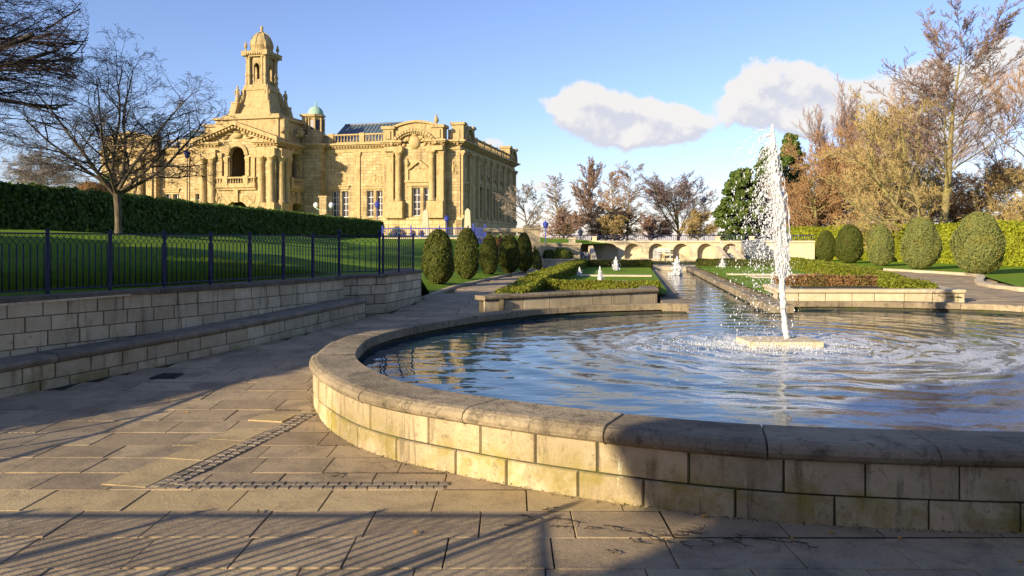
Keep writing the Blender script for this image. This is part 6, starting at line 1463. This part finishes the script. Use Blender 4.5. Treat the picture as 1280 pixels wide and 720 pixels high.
sj('slender white jet standing immediately beside the main jet', 984, 345, 320, .57, 6, 6)
# stone basins and slabs in the lawns
def slab_thing(label, u0, u1, v0, v1, h=.035):
    c = gp((u0 + u1) / 2, (v0 + v1) / 2)
    mb = MB(); mb.obox((0, 0), U, u1 - u0, v1 - v0, -.02, h, .01); o = mb.build('stone_slab', 'pale_stone'); o.location = (*c, .552); tag(o, label, 'stone slab')
slab_thing('pale stone strip crossing the near parterre lawn behind the nearest small jet', 8.9, 9.4, -2.4, -.3)
slab_thing('pale stone basin rim around the small jet nearest the front box hedge', 4.9, 6.1, -2.0, -1.0, .02)
slab_thing('narrow stone strip across the sunlit lawn beyond the channel', 10.4, 11.0, 2.1, 5.4)
slab_thing('stone basin rim under the slender jet beside the main jet', 8.6, 9.8, 2.6, 3.9, .02)
X_, Y_ = px(747.5, 333, .55)
def fn(mb): mb.box(-.09, .09, -.09, .09, 0, .12); mb.box(-.16, .16, -.14, .14, .12, .27)
stone_thing('stone_block', 'small sandstone block on a stub at the corner of the far box hedge', 'stone block', (X_, Y_, .56), fn, 'pale_stone')
# ================================================================ litter on the paving
def ground_at(x_, y_): return gz(y_) + .006
tl_spots = [(712, 652, 60), (775, 660, 50), (742, 664, 30), (820, 668, 70), (845, 672, 60), (668, 648, 40), (700, 661, 28), (690, 640, 30), (880, 668, 70), (925, 677, 50), (965, 676, 60), (935, 671, 34), (770, 690, 26), (800, 676, 34), (862, 681, 30), (905, 685, 34), (1010, 680, 40), (430, 594, 34), (330, 640, 20), (640, 660, 24)]
for i, (x_, y_, l_) in enumerate(tl_spots):
    X_, Y_ = px(x_, y_, .0); L = l_ * Y_ / F * .8; g_ = random.Random(i); a = g_.uniform(-.7, .5); mb = MB()
    P_ = [Vector((0, 0, .008))]
    for k in range(7): a += g_.gauss(0, .45); P_.append(P_[-1] + Vector((math.cos(a), math.sin(a) * 1.0, 0)) * L / 7); P_[-1].z = .007 + g_.uniform(0, .008)
    mb.tube(P_, [.003, .0028, .0027, .0024, .002, .0018, .0014, .001], 4)
    for k in (1, 2, 4, 5): b_ = a + g_.choice((-1, 1)) * g_.uniform(.6, 1.2); mb.tube([P_[k], P_[k] + Vector((math.cos(b_), math.sin(b_), .06)) * L * .22, P_[k] + Vector((math.cos(b_ + .3), math.sin(b_ + .3), .04)) * L * .36], [.0018, .0014, .0009], 4)
    o_ = mb.build('fallen_twig', 'twig'); o_.location = (X_ - L / 2, Y_, ground_at(X_, Y_)); tag(o_, 'thin crooked dark twig lying on the flagstones by the pool wall', 'twig', 'twigs scattered on the paving')
for i, (x_, y_) in enumerate([(990, 677), (1040, 668), (1276, 705), (880, 648), (1125, 676), (232, 520), (985, 632), (520, 668)]):
    X_, Y_ = px(x_, min(y_, 719), 0); mb = MB(); g_ = random.Random(i + 30); s_ = .013; vs = [(math.cos(q) * s_ * (1.5 if k % 2 else .9), math.sin(q) * s_, .006 + .004 * (k % 3)) for k, q in enumerate(np.linspace(0, 2 * math.pi, 8)[:-1])] + [(0, 0, .003)]
    mb.add(vs, [(k, (k + 1) % 7, 7) for k in range(7)]); o_ = mb.build('fallen_leaf', 'leaf_gold'); o_.location = (X_, Y_, ground_at(X_, Y_)); o_.rotation_euler = (0, 0, g_.uniform(0, 6)); tag(o_, 'tiny curled orange leaf lying on the flagstones', 'leaf', 'fallen leaves on the paving')
X_, Y_ = px(211, 469, .0); X_, Y_ = px(211, 469, gz(8.6))
mb = MB(); mb.box(-.14, .14, -.16, .16, -.02, .004)
for k in range(6): mb.box(-.12, .12, -.14 + k * .048, -.12 + k * .048, .004, .008)
o_ = mb.build('drain_cover', 'iron'); o_.location = (X_, Y_, gz(Y_) + .003); tag(o_, 'dark iron drain cover in the shaded paving by the seat', 'drain cover')
# moss and grit gathered at the foot of the pool wall
n = 3000; g = np.random.default_rng(44); q = g.uniform(0, pool.L, n); P_ = []
for s_ in q:
    p_ = pool.at(s_)
    if p_[1] > 11: continue
    d_ = .425 + abs(g.normal(0, .022)); p_ = pool.off(s_, d_); P_.append((p_[0], p_[1], gz(p_[1]) + .004 + g.uniform(0, .010) * max(0, 1 - (d_ - .425) * 20)))
P_ = np.array(P_); Vl, Fl, tl = leaves(P_, np.tile((0, 0, 1.), (len(P_), 1)), .0075, .9, 2)
tag(link('moss', fast_mesh('moss', Vl, Fl, M['grime'], tl)), kind='stuff')
# blades of grass along the lawn edge behind the railing
n = 60000; e_ = g.uniform(1.5, wallp.L, n); d_ = .33 + g.exponential(1.1, n); BX = np.array([wallp.off(a, 0) for a in np.linspace(0, wallp.L, 300)]); NX = np.array([wallp.nrm(a) for a in np.linspace(0, wallp.L, 300)]); ii = np.clip((e_ / wallp.L * 299).astype(int), 0, 299)
PX = BX[ii] - NX[ii] * d_[:, None] + g.normal(0, .02, (n, 2)); PZ = np.array([lawn_z(a, b) for a, b in PX]); k = PX[:, 1] > 5; PX, PZ = PX[k], PZ[k]; n = len(PX)
h_ = g.uniform(.03, .08, n); an = g.uniform(0, np.pi, n); w_ = .004; ln = g.normal(0, .02, (n, 2))
B0 = np.stack([PX[:, 0] - np.cos(an) * w_, PX[:, 1] - np.sin(an) * w_, PZ - .01], 1); B1 = np.stack([PX[:, 0] + np.cos(an) * w_, PX[:, 1] + np.sin(an) * w_, PZ - .01], 1); B2 = np.stack([PX[:, 0] + ln[:, 0], PX[:, 1] + ln[:, 1], PZ + h_], 1)
Vg = np.stack([B0, B1, B2], 1).reshape(-1, 3); tag(link('grass', fast_mesh('grass', Vg, np.arange(3 * n).reshape(-1, 3), M['grass'])), kind='stuff')
